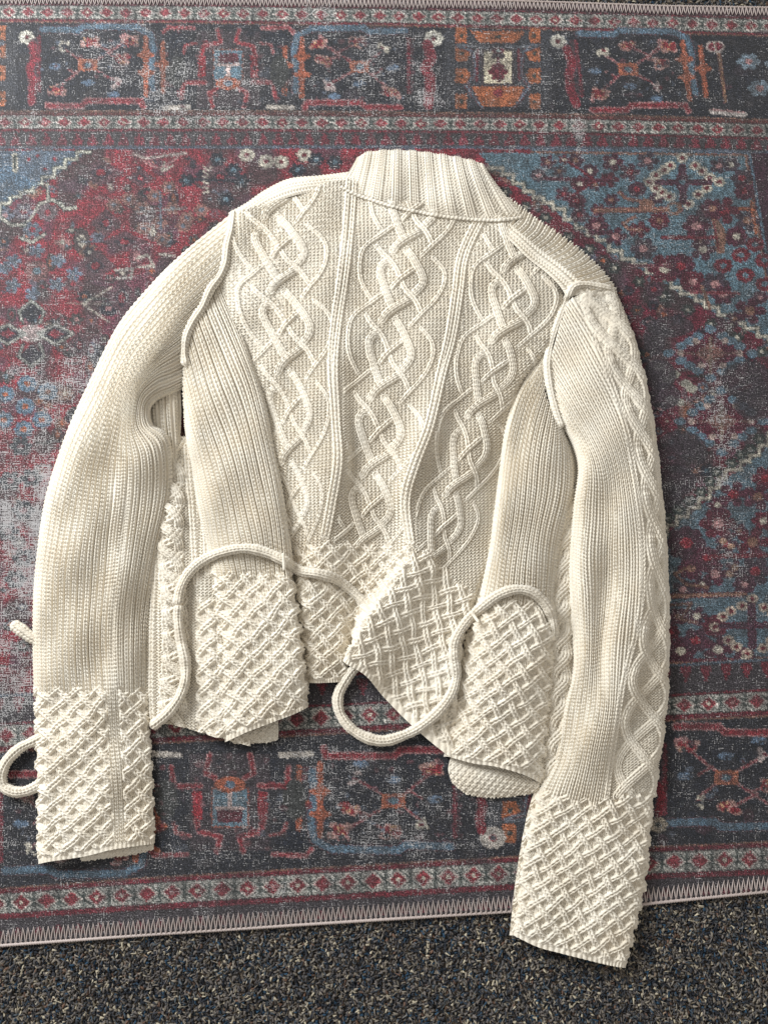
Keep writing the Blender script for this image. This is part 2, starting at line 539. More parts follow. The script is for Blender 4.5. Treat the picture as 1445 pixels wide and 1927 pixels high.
# lower right blue panel
st_b = [(1480, 815), (1445, 838), (1428, 857), (1410, 868), (1393, 884), (1364, 900), (1352, 918), (1335, 938), (1314, 955), (1294, 972), (1273, 988), (1254, 1008), (1230, 1026), (1200, 1044), (1170, 1066)]
poly(st_b + [(1170, 1243), (1480, 1234), (1700, 1230), (1700, 815)], (86, 108, 122))
for xx, yy in st_b[1:-1:1]:
    rosette(xx - 17, yy - 12, 13, DKG, (140, 140, 130), 6)
stairs(st_b, 6, (176, 168, 152))
blue_flowers([(1350, 985, 28), (1290, 1022, 30), (1320, 1050, 18), (1435, 980, 18), (1390, 1000, 14), (1415, 1020, 26), (1365, 1025, 18), (1330, 1050, 20),
              (1300, 1070, 20), (1345, 1080, 22), (1380, 1070, 16), (1420, 1075, 26), (1285, 1110, 18), (1320, 1100, 16), (1275, 1160, 16),
              (1310, 1160, 18), (1345, 1178, 20), (1280, 1225, 24), (1308, 1205, 22), (1350, 1222, 24), (1400, 1238, 18), (1440, 900, 22),
              (1425, 935, 24), (1380, 930, 22), (1350, 950, 16), (1400, 1100, 18), (1500, 1000, 25), (1520, 1100, 25), (1560, 1180, 22), (1600, 1050, 25), (1490, 1200, 20), (1260, 1190, 15)], MB, 9)
oline([(1335, 1047), (1446, 1045)], 7, DRED, MAR, 3)
oline([(1250, 1122), (1400, 1118)], 7, (140, 100, 84), MAR, 3); oline([(1300, 1065), (1268, 1080), (1290, 1100), (1330, 1105)], 5, (130, 96, 80), MAR, 2)
oline([(1250, 1140), (1300, 1135), (1280, 1165), (1310, 1172)], 4, (130, 96, 80), MAR, 2)
for dx, dy in ((-70, 5), (-55, -15), (-40, -25), (-20, -35), (0, -48), (22, -32), (38, -22), (-45, 30), (-30, 42), (-10, 55), (20, 45), (35, 30)):
    disc(1415 + dx, 1175 + dy, 11, 9, (186, 168, 150)); disc(1415 + dx, 1175 + dy, 5, 4, DRED)
oline([(1355, 1178), (1470, 1176)], 8, PUR, MAR, 4); oline([(1413, 1140), (1415, 1215)], 12, PUR, MAR, 4)
for xx, yy in ((1360, 1018), (1375, 1028), (1382, 1068), (1372, 1080)): disc(xx, yy, 7, 6, (180, 140, 116))
line([(1190, 1249), (1330, 1247), (1445, 1238), (1600, 1228)], 4, BRN); line([(1190, 1255), (1330, 1253), (1445, 1245), (1600, 1235)], 5, (82, 108, 128))

# ---- horizontal bands: toothed strips, guards, lines
band(off(G2B, 4), off(FT, -5), (74, 70, 74)); band(off(FT, -5), off(FT, 0), (88, 98, 116))
band(off(FB, 3), off(G3T, -6), (68, 62, 68)); band(off(FB, -2), off(FB, 3), (84, 100, 118))


def teeth(c, up, step, col, hgt, x0=-230, x1=1680):
    xx = x0
    while xx < x1:
        yy = np.interp(xx, *c)
        for wd, a_, b_ in ((20, 0, .4), (13, .4, .7), (6, .7, 1)):
            ya, yb = yy - up * hgt * a_, yy - up * hgt * b_
            poly([(xx - wd / 2, ya), (xx + wd / 2, ya), (xx + wd / 2, yb), (xx - wd / 2, yb)], col)
        xx += step


teeth(off(FT, -7), 1, 29, (122, 50, 62), 22)
teeth(off(FB, 5), -1, 38, (120, 44, 56), 30)


def guard(ct, cb, step, ph, sc_):
    band(off(ct, -6), off(ct, -2), DRED); band(off(cb, 2), off(cb, 6), DRED)
    band(ct, cb, (178, 176, 168))
    k = 0
    xx = -225 + ph
    while xx < 1680:
        t, b = np.interp(xx, *ct), np.interp(xx, *cb)
        sl_ = (np.interp(xx + 10, *ct) - np.interp(xx - 10, *ct)) / 20
        m = (t + b) / 2; h = (b - t) / 2
        for s in (-1, 1):      # dark lattice between the lozenges
            line([(xx - step / 2, m - sl_ * step / 2 + s * h * .1), (xx, m + s * h * 1.0)], 3.2 * sc_, DKG, .85)
            line([(xx + step / 2, m + sl_ * step / 2 + s * h * .1), (xx, m + s * h * 1.0)], 3.2 * sc_, DKG, .85)
            line([(xx - step / 2 + s * 3, m - h), (xx - step / 2 - s * 3, m + h)], 2.6 * sc_, DKG, .7)
        disc(xx, m, step * .47, h * 1.1, (186, 176, 168), 1, True)
        disc(xx, m, step * .34, h * .82, (140, 54, 62), 1, True)
        disc(xx, m, step * .09, h * .22, pr.choice([PINK, CREAM, (150, 58, 68)]))
        xx += step


guard(G1T, G1B, 36.7, 22, 1)
guard(G2T, G2B, 37.2, 12, 1)
guard(G3T, G3B, 45.5, 10, 1.2)
guard(G4T, G4B, 47.2, 30, 1.25)
band(off(G1B, 3), off(G1B, 6), DRED); band(off(G1B, 6), off(G1B, 8), BRN)
band(off(G2T, -11), off(G2T, -9), BRN); band(off(G2T, -8), off(G2T, -3), (104, 58, 56))
band(off(G3B, 3), off(G3B, 11), DRED); band(off(G3B, 11), off(G3B, 14), BRN)
band(off(G4T, -13), off(G4T, -10), BRN); band(off(G4T, -10), off(G4T, -4), DRED); band(off(G4B, 6), off(G4B, 12), DRED)
band(off(G4B, 13), off(G4B, 60), (72, 66, 72)); teeth(off(G4B, 46), 1, 38, (110, 48, 60), 16)
band(off(G1T, -20), off(G1T, -4), (84, 58, 66))

# ---- main border motifs; sx mirrors, sy = -1 turns the lower border upside down
pr2 = random.Random(3)
for k in range(260):
    low = pr2.random() < .55
    x0 = pr2.uniform(-230, 1680)
    y0 = pr2.uniform(1425, 1630) if low else pr2.uniform(56, 200)
    disc(x0, y0, pr2.uniform(6, 22), pr2.uniform(4, 14), pr2.choice([CHAR, DNAV, (62, 62, 66), (78, 66, 76), GREYB, (90, 56, 66)]), .5, pr2.random() < .5)


def cross(cx, cy, s, sx, sy, sh=0.0):
    def P(x_, y_): return (cx + sx * x_ * s + sh * y_ * sy * s, cy + sy * y_ * s)
    def D(x_, y_, rx, ry, c, dm=False): disc(*P(x_, y_), rx * s, ry * s, c, 1, dm)
    for (a, b) in (((-15, -9), (-46, -33)), ((15, -9), (76, -48)), ((-15, 9), (-64, 48)), ((15, 9), (56, 32)), ((45, -25), (10, -44)), ((-22, 16), (-42, 4)), ((40, -20), (62, -14))):
        oline([P(*a), P(*b)], 2.2 * s, DRED, (168, 128, 126), 2.6 * s)
    for xx, yy, c in ((-44, -36, CREAM), (56, 34, (196, 176, 172)), (74, -50, PINK), (-66, 50, PINK)):
        for q in range(7):
            D(xx + pr2.uniform(-9, 9), yy + pr2.uniform(-8, 8), pr2.uniform(3, 6), pr2.uniform(3, 6), c)
        D(xx + 2, yy, 4, 3, DRED)
    for xx, yy in ((4, -45), (66, -11), (80, -44), (-58, 46)):
        for q in range(9):
            D(xx + pr2.uniform(-13, 13), yy + pr2.uniform(-8, 8), pr2.uniform(5, 8), pr2.uniform(4, 6), (176, 132, 124))
        for q in range(8):
            D(xx + pr2.uniform(-11, 11), yy + pr2.uniform(-6, 6), pr2.uniform(4, 6), pr2.uniform(3, 5), (146, 46, 54))
        for q in range(5):
            D(xx + pr2.uniform(-12, 12), yy + pr2.uniform(-7, 7), 2.2, 2, (196, 150, 110))
    for xx, yy in ((0, 32), (-62, 2), (48, 55)):
        D(xx, yy, 12, 6, (96, 120, 148))
    poly([P(-18, -11), P(18, -11), P(18, 11), P(-18, 11)], (174, 96, 70)); D(0, 0, 11, 7, (120, 60, 60)); D(0, 0, 7, 5, BLUE)
    for q in range(60):
        a_, b_ = pr2.uniform(-90, 100), pr2.uniform(-58, 60)
        if abs(a_) < 22 and abs(b_) < 14: continue
        D(a_, b_, pr2.uniform(2, 7), pr2.uniform(2, 5), pr2.choice([DNAV, DNAV, (66, 66, 74), (96, 62, 70), (86, 96, 112), (60, 64, 70)]), pr2.random() < .5)
    for yy in range(-52, 56, 9):
        D(-92, yy, 4, 5, (120, 46, 58)); D(-98 + 3 * math.sin(yy), yy, 3, 4, (92, 64, 72))
    # cloud band in blue on the outer side and red bar on the inner side
    pts = [P(-86, -68), P(-18, -66), P(-8, -74), P(92, -72), P(118, -58), P(124, -30), P(118, 10), P(122, 44)]
    line(pts, 15 * s, (118, 62, 68), .6); line(pts, 12 * s, (80, 104, 126)); line(pts, 8 * s, (88, 116, 138))
    oline([P(-76, 76), P(-12, 76), P(-2, 67), P(100, 67), P(104, 78)], 8 * s, (142, 46, 56), PINK, 4 * s)
    # orange lily bars
    for xx, y0, y1, lobes in ((109, -52, 56, (-20, 14)), (141, -42, 50, (-2,))):
        line([P(xx, y0), P(xx, y1)], 9 * s, (174, 90, 64))
        for l in lobes:
            D(xx, l, 17, 6, (174, 90, 64)); D(xx, l, 8, 13, (174, 90, 64))


cross(166, 123, 1, 1, 1); cross(677, 126, 1, -1, 1); cross(1181, 131, 1, 1, 1, .12); cross(-330, 121, 1, -1, 1); cross(1690, 150, 1, -1, 1)
cross(740, 1507, 1.26, -1, -1); cross(1366, 1463, 1.26, 1, -1); cross(118, 1553, 1.26, 1, -1)


def box_med(cx, cy, s, sy):
    def P(x_, y_): return (cx + x_ * s, cy + sy * y_ * s)
    poly([P(-60, -66), P(60, -66), P(60, 78), P(-60, 78)], (74, 62, 68), .8)
    for q in (-1, 1):
        poly([P(q * 42, -20), P(q * 56, -20), P(q * 56, 22), P(q * 42, 22)], (156, 44, 54))
        oline([P(q * 20, -68), P(q * 14, -46), P(q * 46, -38), P(q * 50, -22)], 6 * s, (146, 44, 54), PINK, 3 * s)
        oline([P(q * 44, 30), P(q * 84, 30), P(q * 88, 58)], 6 * s, (140, 46, 54), PINK, 3 * s)
        oline([P(q * 22, 42), P(q * 36, 50), P(q * 30, 76)], 6 * s, (140, 46, 54), PINK, 3 * s)
        oline([P(q * 64, -72), P(q * 112, -74), P(q * 122, -64)], 5 * s, (150, 60, 68), PINK, 3 * s)
        disc(*P(q * 92, -50), 26 * s, 14 * s, DNAV); disc(*P(q * 96, 10), 18 * s, 30 * s, (64, 66, 66))
        line([P(q * 76, 76), P(q * 120, 78)], 9 * s, (196, 186, 174))
        oline([P(q * 60, -44), P(q * 80, -40), P(q * 84, -26)], 4 * s, (140, 56, 62), PINK, 2 * s)
    for q in range(70):
        a_, b_ = pr2.uniform(-118, 118), pr2.uniform(-72, 76)
        c_ = pr2.choice([(132, 48, 56), (96, 58, 66), DNAV, DNAV, CHAR, (120, 84, 88), (74, 84, 98)])
        disc(*P(a_, b_), pr2.uniform(2, 8) * s, pr2.uniform(2, 6) * s, c_, .75, pr2.random() < .4)
    poly([P(-28, -32), P(28, -32), P(28, 28), P(-28, 28)], (150, 84, 70))
    poly([P(-26, -30), P(26, -30), P(26, 26), P(-26, 26)], (96, 126, 144))
    poly([P(-18, -24), P(18, -24), P(20, -6), P(-20, -6)], (100, 44, 56))
    line([P(-20, -3), P(20, -3)], 5 * s, (206, 178, 172)); line([P(0, -3), P(0, 24)], 7 * s, (206, 178, 172))
    disc(*P(0, 32), 23 * s, 12 * s, (170, 88, 62)); disc(*P(0, 32), 8 * s, 6 * s, (90, 110, 130))


box_med(430, 125, 1, 1); box_med(433, 1517, 1.26, -1)


def orange_med(cx, cy, s, sy):
    def P(x_, y_): return (cx + x_ * s, cy + sy * y_ * s)
    poly([P(-100, -72), P(100, -72), P(100, 72), P(-100, 72)], (64, 66, 74))
    for q in (-1, 1):
        for yy in (-62, -28, 14, 62):
            poly([P(q * 80, yy - 14), P(q * 60, yy - 14), P(q * (52 if yy in (-28, 14) else 58), yy), P(q * 60, yy + 14), P(q * 80, yy + 14)], (174, 96, 60)); disc(*P(q * 68, yy), 4 * s, 4 * s, DKG)
        oline([P(q * 76, -42), P(q * 46, -32), P(q * 42, 10), P(q * 60, 34), P(q * 30, 72)], 4 * s, (96, 110, 126), (104, 56, 62), 3 * s)
        line([P(q * 38, -36), P(q * 40, 22)], 5 * s, (110, 40, 52))
        line([P(q * 76, -44), P(q * 20, -40)], 4 * s, (104, 110, 122))
    poly([P(-52, -70), P(52, -70), P(34, -48), P(-34, -48)], (174, 96, 60)); disc(*P(0, -60), 6 * s, 4 * s, DKG)
    poly([P(-50, 34), P(50, 34), P(30, 72), P(-30, 72)], (174, 96, 60)); disc(*P(0, 46), 9 * s, 8 * s, (140, 50, 56))
    poly([P(-32, -38), P(32, -38), P(32, 34), P(-32, 34)], (70, 62, 66))
    poly([P(-26, -32), P(26, -32), P(26, 28), P(-26, 28)], (214, 202, 172))
    poly([P(-8, -34), P(8, -34), P(14, -18), P(-14, -18)], (70, 60, 64))
    rosette(*P(0, 6), 19 * s, (104, 40, 52), (150, 60, 70), 6); line([P(0, -20), P(0, 24)], 5 * s, (104, 40, 52)); disc(*P(0, -34), 12 * s, 6 * s, (104, 50, 60)); disc(*P(0, -33), 4 * s, 3 * s, (150, 180, 178))


orange_med(937, 129, 1, 1); orange_med(-68, 124, 1, 1); orange_med(1045, 1490, 1.26, -1); orange_med(-175, 1568, 1.26, -1)
for xx, yy, r in ((51, 70, 15), (816, 72, 18), (1050, 78, 16)):
    rosette(xx, yy, r, (202, 198, 184), DKG, 8); disc(xx, yy, 5, 4, (110, 50, 56))
for pts, wd in (([(62, 84), (66, 108), (56, 130), (62, 150), (60, 192)], 13), ([(803, 84), (812, 108), (800, 128), (810, 148), (806, 196)], 18), ([(1066, 92), (1076, 118), (1070, 140), (1072, 165), (1084, 196)], 15)):
    oline(pts, wd, (140, 40, 54), (120, 70, 78), 3)
rosette(927, 1577, 25, (196, 186, 176), (150, 60, 66), 10, 21); disc(927, 1577, 6, 5, (80, 80, 90))
oline([(905, 1505), (908, 1520), (902, 1540), (906, 1562)], 16, (140, 40, 52), (110, 70, 76), 3)
rosette(1238, 1552, 18, (176, 162, 140), DKG, 8); oline([(1240, 1480), (1246, 1500), (1238, 1530)], 15, (128, 36, 48), (100, 60, 66), 3)
# mace and small blossoms at the right of the upper border
oline([(1352, 100), (1364, 190)], 5, (150, 110, 84), (90, 50, 62), 3); disc(1345, 88, 18, 11, (186, 170, 164)); disc(1345, 88, 14, 8, (130, 46, 60)); line([(1342, 78), (1348, 100)], 3, CREAM)
for xx, yy in ((1408, 116), (1428, 166), (1460, 120), (1490, 170)):
    rosette(xx, yy, 22, (120, 140, 156), ORG, 6, 16); disc(xx, yy, 7, 5, PINK)
line([(1338, 209), (1400, 216)], 10, (200, 190, 184)); line([(1335, 206), (1400, 212)], 3, PINK)
for xx in (1520, 1560, 1600): rosette(xx, 130, 25, (110, 60, 70), ORG, 6)
# right hand side border beyond the frame
poly([(1500, 290), (1700, 296), (1700, 1230), (1500, 1240)], (60, 54, 66), .75)
for k in range(18): rosette(1530 + (k % 3) * 60, 320 + k * 52, 24, pr2.choice([ORG, DRED, (96, 120, 140)]), CREAM, 8)

# ---- wear: where the pile is thin the pale ground threads show
wear = 0.12 + 0.30 * np.clip((vnoise(CH, CW, 160, 21) - .35) * 1.6, 0, 1) * vnoise(CH, CW, 60, 22)
def wear_spot(cx, cy, rx, ry, a):
    global wear
    wear = wear + a * np.exp(-(((GX - cx) / rx) ** 2 + ((GY - cy) / ry) ** 2))
for q in ((60, 930, 100, 150, .5), (60, 1130, 90, 170, .42), (130, 720, 90, 60, .4), (20, 1330, 80, 90, .35), (1350, 740, 40, 120, .5), (1375, 930, 25, 150, .35),
          (705, 150, 40, 90, .35), (1090, 245, 10, 40, .5), (330, 160, 60, 60, .2), (480, 170, 60, 60, .2), (200, 1600, 200, 80, .15), (620, 1480, 200, 120, .12), (805, 160, 30, 60, .25)):
    wear_spot(*q)
wear *= np.where(GX > 1120, .6, 1)
mott = np.clip((vnoise(CH, CW, 26, 33) * .6 + vnoise(CH, CW, 11, 34) * .4 - .42) * 3.5, 0, 1)[..., None] * .5
CV = (CV * (1 - mott) + (CV * .35 + np.array((70, 66, 68)) * .65) * mott).astype(np.float32)
blotch = vnoise(CH, CW, 9, 31) * .6 + vnoise(CH, CW, 4, 32) * .4
CV *= (0.84 + 0.34 * blotch)[..., None]
streak = vnoise(CH, CW, 2.2, 41, 60) * .5 + vnoise(CH, CW, 60, 42, 2.2) * .5
CV *= (0.85 + 0.3 * streak)[..., None]


def rug_material():
    m, nt, p = new_mat("printed_rug_weave")
    L = nt.links.new
    at = N(nt, 'ShaderNodeAttribute', attribute_name="Col")
    wr = N(nt, 'ShaderNodeAttribute', attribute_name="wear")
    uv = N(nt, 'ShaderNodeAttribute', attribute_name="puv")

    def noise(sx, sy, scale=1.0, detail=1.0):
        mp = N(nt, 'ShaderNodeMapping')
        mp.inputs['Scale'].default_value = (sx, sy, 1)
        L(uv.outputs['Vector'], mp.inputs['Vector'])
        no = N(nt, 'ShaderNodeTexNoise')
        no.inputs['Scale'].default_value = scale
        no.inputs['Detail'].default_value = detail
        L(mp.outputs[0], no.inputs['Vector'])
        return no.outputs[0]

    def math_(op, a, b=None, clamp=False):
        n = N(nt, 'ShaderNodeMath', operation=op)
        n.use_clamp = clamp
        for i, v in enumerate((a, b)):
            if v is None: continue
            if isinstance(v, (int, float)): n.inputs[i].default_value = v
            else: L(v, n.inputs[i])
        return n.outputs[0]

    warp = noise(0.42, 0.055)          # vertical ground threads (puv in photo pixels)
    weft = noise(0.055, 0.42)          # horizontal threads
    grain = noise(0.42, 0.42)
    fleck = noise(0.16, 0.30, 1.0, 0)
    thr = math_('MAXIMUM', warp, weft)
    t1 = math_('ADD', thr, math_('MULTIPLY', math_('SUBTRACT', grain, .5), .9))
    t2 = math_('SUBTRACT', t1, 0.78)
    patch = noise(0.03, 0.008, 1.0, 2)
    patch2 = noise(0.009, 0.035, 1.0, 2)
    pt = math_('MULTIPLY', math_('SUBTRACT', math_('ADD', patch, patch2), 1.0), .40)
    t3 = math_('ADD', math_('ADD', t2, pt), math_('MULTIPLY', wr.outputs['Fac'], 0.46))
    pale = math_('MULTIPLY', t3, 6.5, True)
    pale = math_('MULTIPLY', pale, 0.8)
    f2 = math_('MULTIPLY', math_('SUBTRACT', fleck, .76), 16, True)
    pale = math_('MAXIMUM', pale, math_('MULTIPLY', f2, .6))
    dark = math_('ADD', math_('MULTIPLY', math_('ADD', math_('MULTIPLY', math_('SUBTRACT', grain, .5), 4.0), .5, True), 1.0), 0.34)
    sc1 = N(nt, 'ShaderNodeVectorMath', operation='SCALE')
    L(at.outputs['Color'], sc1.inputs[0]); L(dark, sc1.inputs['Scale'])
    mix = N(nt, 'ShaderNodeMix', data_type='RGBA')
    L(pale, mix.inputs[0]); L(sc1.outputs[0], mix.inputs[6])
    mix.inputs[7].default_value = (0.43, 0.42, 0.42, 1)
    L(mix.outputs[2], p.inputs['Base Color'])
    p.inputs['Roughness'].default_value = 0.75
    p.inputs['Specular IOR Level'].default_value = 0.35
    p.inputs['Sheen Weight'].default_value = 0.12
    hgt = math_('ADD', math_('MULTIPLY', grain, .6), math_('SUBTRACT', math_('MULTIPLY', warp, .5), math_('MULTIPLY', weft, .5)))
    bp = N(nt, 'ShaderNodeBump')
    bp.inputs['Strength'].default_value = 0.6
    bp.inputs['Distance'].default_value = 0.002
    L(hgt, bp.inputs['Height'])
    L(bp.outputs[0], p.inputs['Normal'])
    return m


RUG_Z = 0.0


def rug_height(x, y):
    """gentle waves of a soft rug, metres"""
    return 0.0010 * np.sin(x * .011 + y * .004) * np.sin(y * .006 + 1.0) - 0.0006


def build_rug():
    root = empty("rug", tuple(px2w(722, 950, -0.006)))
    tag(root, "worn printed oriental rug in red, navy and pale blue under the cardigan", "rug")
    org = np.array(root.location)
    # tiles of 32 px: finely meshed where the print is seen, coarse under the cardigan and far outside
    TS = 32.0
    cover = [(480, 420), (640, 390), (900, 440), (1040, 560), (1130, 610), (1190, 760), (1215, 1000), (1215, 1300), (1180, 1430), (1100, 1480),
             (1060, 1400), (1000, 1410), (900, 1390), (820, 1330), (740, 1230), (640, 1200), (560, 1280), (450, 1330), (310, 1320), (250, 1480),
             (110, 1570), (100, 1200), (110, 1000), (160, 850), (250, 660), (360, 520)]
    nx = int((PW + 2 * PADX - 12) / TS); ny = 55
    gx = np.linspace(-PADX + 6, PW + PADX - 6, nx + 1); gv = np.linspace(0, 1, ny + 1)

    def inside(x, y):
        c = False
        for (x0, y0), (x1, y1) in zip(cover, cover[1:] + cover[:1]):
            if (y0 > y) != (y1 > y) and x < (x1 - x0) * (y - y0) / (y1 - y0) + x0: c = not c
        return c

    HX, HV = np.meshgrid(gx, gv)
    HZ = rug_height(HX, edge_t(HX) * (1 - HV) + edge_b(HX) * HV)
    pts, fcs, nb = [], [], 0
    for j in range(ny):
        for i in range(nx):
            xc = (gx[i] + gx[i + 1]) / 2; vc = (gv[j] + gv[j + 1]) / 2
            yc = edge_t(xc) * (1 - vc) + edge_b(xc) * vc
            fine = -24 < xc < 1469 and not inside(xc, yc)
            n_ = 15 if fine else 6
            t = np.linspace(0, 1, n_ + 1)
            tx, tv = np.meshgrid(t, t)
            xx = gx[i] + (gx[i + 1] - gx[i]) * tx; v_ = gv[j] + (gv[j + 1] - gv[j]) * tv
            # edge curves are followed on the tile grid, so neighbouring tiles meet exactly
            yy = ((edge_t(gx[i]) * (1 - tx) + edge_t(gx[i + 1]) * tx) * (1 - v_) + (edge_b(gx[i]) * (1 - tx) + edge_b(gx[i + 1]) * tx) * v_)
            zz = (HZ[j, i] * (1 - tx) + HZ[j, i + 1] * tx) * (1 - tv) + (HZ[j + 1, i] * (1 - tx) + HZ[j + 1, i + 1] * tx) * tv
            pts.append(np.stack([xx, yy, zz, v_], -1).reshape(-1, 4))
            fcs.append(grid_faces(n_ + 1, n_ + 1) + nb); nb += (n_ + 1) ** 2
    A = np.concatenate(pts)
    X, Y, Z, VV = A.T
    rim = np.minimum(VV, 1 - VV) * 1785
    Z = Z - 0.004 * np.clip(1 - rim / 5, 0, 1) ** 2
    V = px2w(X, Y, Z) - org
    jx = (X + rng.normal(0, .8, X.shape)); jy = (Y + rng.normal(0, .8, X.shape))
    ix = np.clip(np.rint(jx + PADX), 0, CW - 1).astype(int); iy = np.clip(np.rint(jy + PADY), 0, CH - 1).astype(int)
    cv = CV[iy, ix]
    grey = cv.mean(-1, keepdims=True)
    cv = (cv * .84 + grey * .16) * .84 * (1 + rng.normal(0, .17, X.shape))[..., None]
    cols = lin(np.clip(cv, 0, 255))
    # cover the whole height with the underside skirt
    o = mesh_obj("woven_field", V, np.concatenate(fcs), rug_material(), root, cols=cols.reshape(-1, 3), uv=np.stack([X, Y], -1).reshape(-1, 2))
    wa = o.data.attributes.new("wear", 'FLOAT', 'POINT')
    wa.data.foreach_set("value", wear[iy, ix].astype(np.float32).ravel())
    # side skirts (thickness)
    m2, nt, p = new_mat("rug_backing"); p.inputs['Base Color'].default_value = (.2, .18, .17, 1); p.inputs['Roughness'].default_value = .9
    ex = np.concatenate([gx, np.full(20, gx[-1]), gx[::-1], np.full(20, gx[0])])
    ev = np.concatenate([0 * gx, np.linspace(0, 1, 22)[1:-1], 0 * gx + 1, np.linspace(1, 0, 22)[1:-1]])
    loop = px2w(ex, edge_t(ex) * (1 - ev) + edge_b(ex) * ev, np.full_like(ex, -0.0045)) - org
    lo = loop.copy(); lo[:, 2] = CARPET_Z - org[2]
    n = len(loop)
    i = np.arange(n); j = (i + 1) % n
    mesh_obj("rug_side", np.concatenate([loop, lo]), np.stack([i, j, j + n, i + n], -1), m2, root)
    # serged edge: braid plus zigzag stitches
    mth, nt, p = new_mat("serging_thread")
    p.inputs['Base Color'].default_value = (*lin((180, 166, 160)), 1); p.inputs['Roughness'].default_value = .6
    p.inputs['Sheen Weight'].default_value = .2

    def tube(path, rad, seg=6):
        path = np.asarray(path)
        tg = np.gradient(path, axis=0); tg /= np.linalg.norm(tg, axis=1)[:, None] + 1e-9
        up = np.array([0, 0, 1.0]); sd = np.cross(tg, up); sd /= np.linalg.norm(sd, axis=1)[:, None] + 1e-9
        nn = np.cross(sd, tg)
        th = np.linspace(0, 2 * np.pi, seg, endpoint=False)
        return path[:, None] + rad * (np.cos(th)[None, :, None] * sd[:, None] + np.sin(th)[None, :, None] * nn[:, None]), grid_faces(len(path), seg, True)

    for which, fn, sgn, pitch, depth in (("b", edge_b, -1, 9.4, 29), ("t", edge_t, 1, 7.4, 15)):
        xs2 = np.arange(-230, 1675, 2.0)
        pth = px2w(xs2, fn(xs2) - sgn * .5 + 1.0 * np.sin(xs2 * 1.3), np.full_like(xs2, -0.0022)) - org
        v, f = tube(pth, 0.0017, 7)
        braid = mesh_obj("edge_binding", v.reshape(-1, 3), f, mth, root)
        rest_v, rest_f, nvr = [], [], 0
        lo_x, hi_x = (-6, 1452) if which == "b" else (420, 1452)
        for xx in np.arange(-228, 1672, pitch):
            jit = rng.normal(0, .5, 3)
            xa = np.array([xx - pitch * .46, xx - pitch * .25, xx + jit[0], xx + pitch * .25, xx + pitch * .46])
            dep = depth + jit[1] * 1.6
            dd = np.array([0, .55, 1, .55, 0]) * dep
            ya = fn(xa) + sgn * dd
            za = rug_height(xa, ya) + np.array([-.0012, .0008, .0004, .0008, -.0012])
            v, f = tube(px2w(xa, ya, za) - org, 0.00072, 5)
            if lo_x < xx < hi_x:
                mesh_obj("stitch", v.reshape(-1, 3), f, mth, braid)
            else:
                rest_v.append(v.reshape(-1, 3)); rest_f.append(f + nvr); nvr += v.shape[0] * v.shape[1]
        s = mesh_obj("stitch_row", np.concatenate(rest_v), np.concatenate(rest_f), mth, braid)
        tag(s, kind="stuff")
    return root


build_rug()
#KNIT#

# ------------------------------------------------------------------ the knitted cardigan
def knit_material():
    m, nt, p = new_mat("cream_wool")
    L = nt.links.new
    geo = N(nt, 'ShaderNodeNewGeometry')
    n1 = N(nt, 'ShaderNodeTexNoise'); n1.inputs['Scale'].default_value = 26; n1.inputs['Detail'].default_value = 3
    n2 = N(nt, 'ShaderNodeTexNoise'); n2.inputs['Scale'].default_value = 620; n2.inputs['Detail'].default_value = 3
    for n in (n1, n2): L(geo.outputs['Position'], n.inputs['Vector'])
    cr = N(nt, 'ShaderNodeValToRGB')
    cr.color_ramp.elements[0].position = .3; cr.color_ramp.elements[0].color = (0.77, 0.695, 0.57, 1)
    cr.color_ramp.elements[1].position = .7; cr.color_ramp.elements[1].color = (0.82, 0.765, 0.66, 1)
    L(n1.outputs[0], cr.inputs[0])
    mr = N(nt, 'ShaderNodeMapRange'); mr.inputs[3].default_value = .74; mr.inputs[4].default_value = 1.20
    L(n2.outputs[0], mr.inputs[0])
    sc_ = N(nt, 'ShaderNodeVectorMath', operation='SCALE')
    L(cr.outputs[0], sc_.inputs[0]); L(mr.outputs[0], sc_.inputs['Scale'])
    L(sc_.outputs[0], p.inputs['Base Color'])
    p.inputs['Roughness'].default_value = .95
    p.inputs['Specular IOR Level'].default_value = .15
    p.inputs['Sheen Weight'].default_value = .25
    p.inputs['Sheen Roughness'].default_value = .6
    bp = N(nt, 'ShaderNodeBump'); bp.inputs['Strength'].default_value = .5; bp.inputs['Distance'].default_value = .0012
    L(n2.outputs[0], bp.inputs['Height']); L(bp.outputs[0], p.inputs['Normal'])
    return m


WOOL = knit_material()
CARD_O = px2w(690, 950, 0.0)
cardigan = empty("cardigan", tuple(CARD_O))
tag(cardigan, "cream cable-knit wrap cardigan with ribbed collar and tie cords spread on the rug", "cardigan")

STEP = 1.28                      # vertex spacing in photo pixels
ZMAP = np.zeros((2100, 1700), np.float32)      # visible height at each photo pixel (mm), padded by 100
def zput(x, y, z):
    ix = np.clip(np.rint(x + 100), 0, 1699).astype(int).ravel(); iy = np.clip(np.rint(y + 100), 0, 2099).astype(int).ravel()
    np.maximum.at(ZMAP, (iy, ix), z.astype(np.float32).ravel())


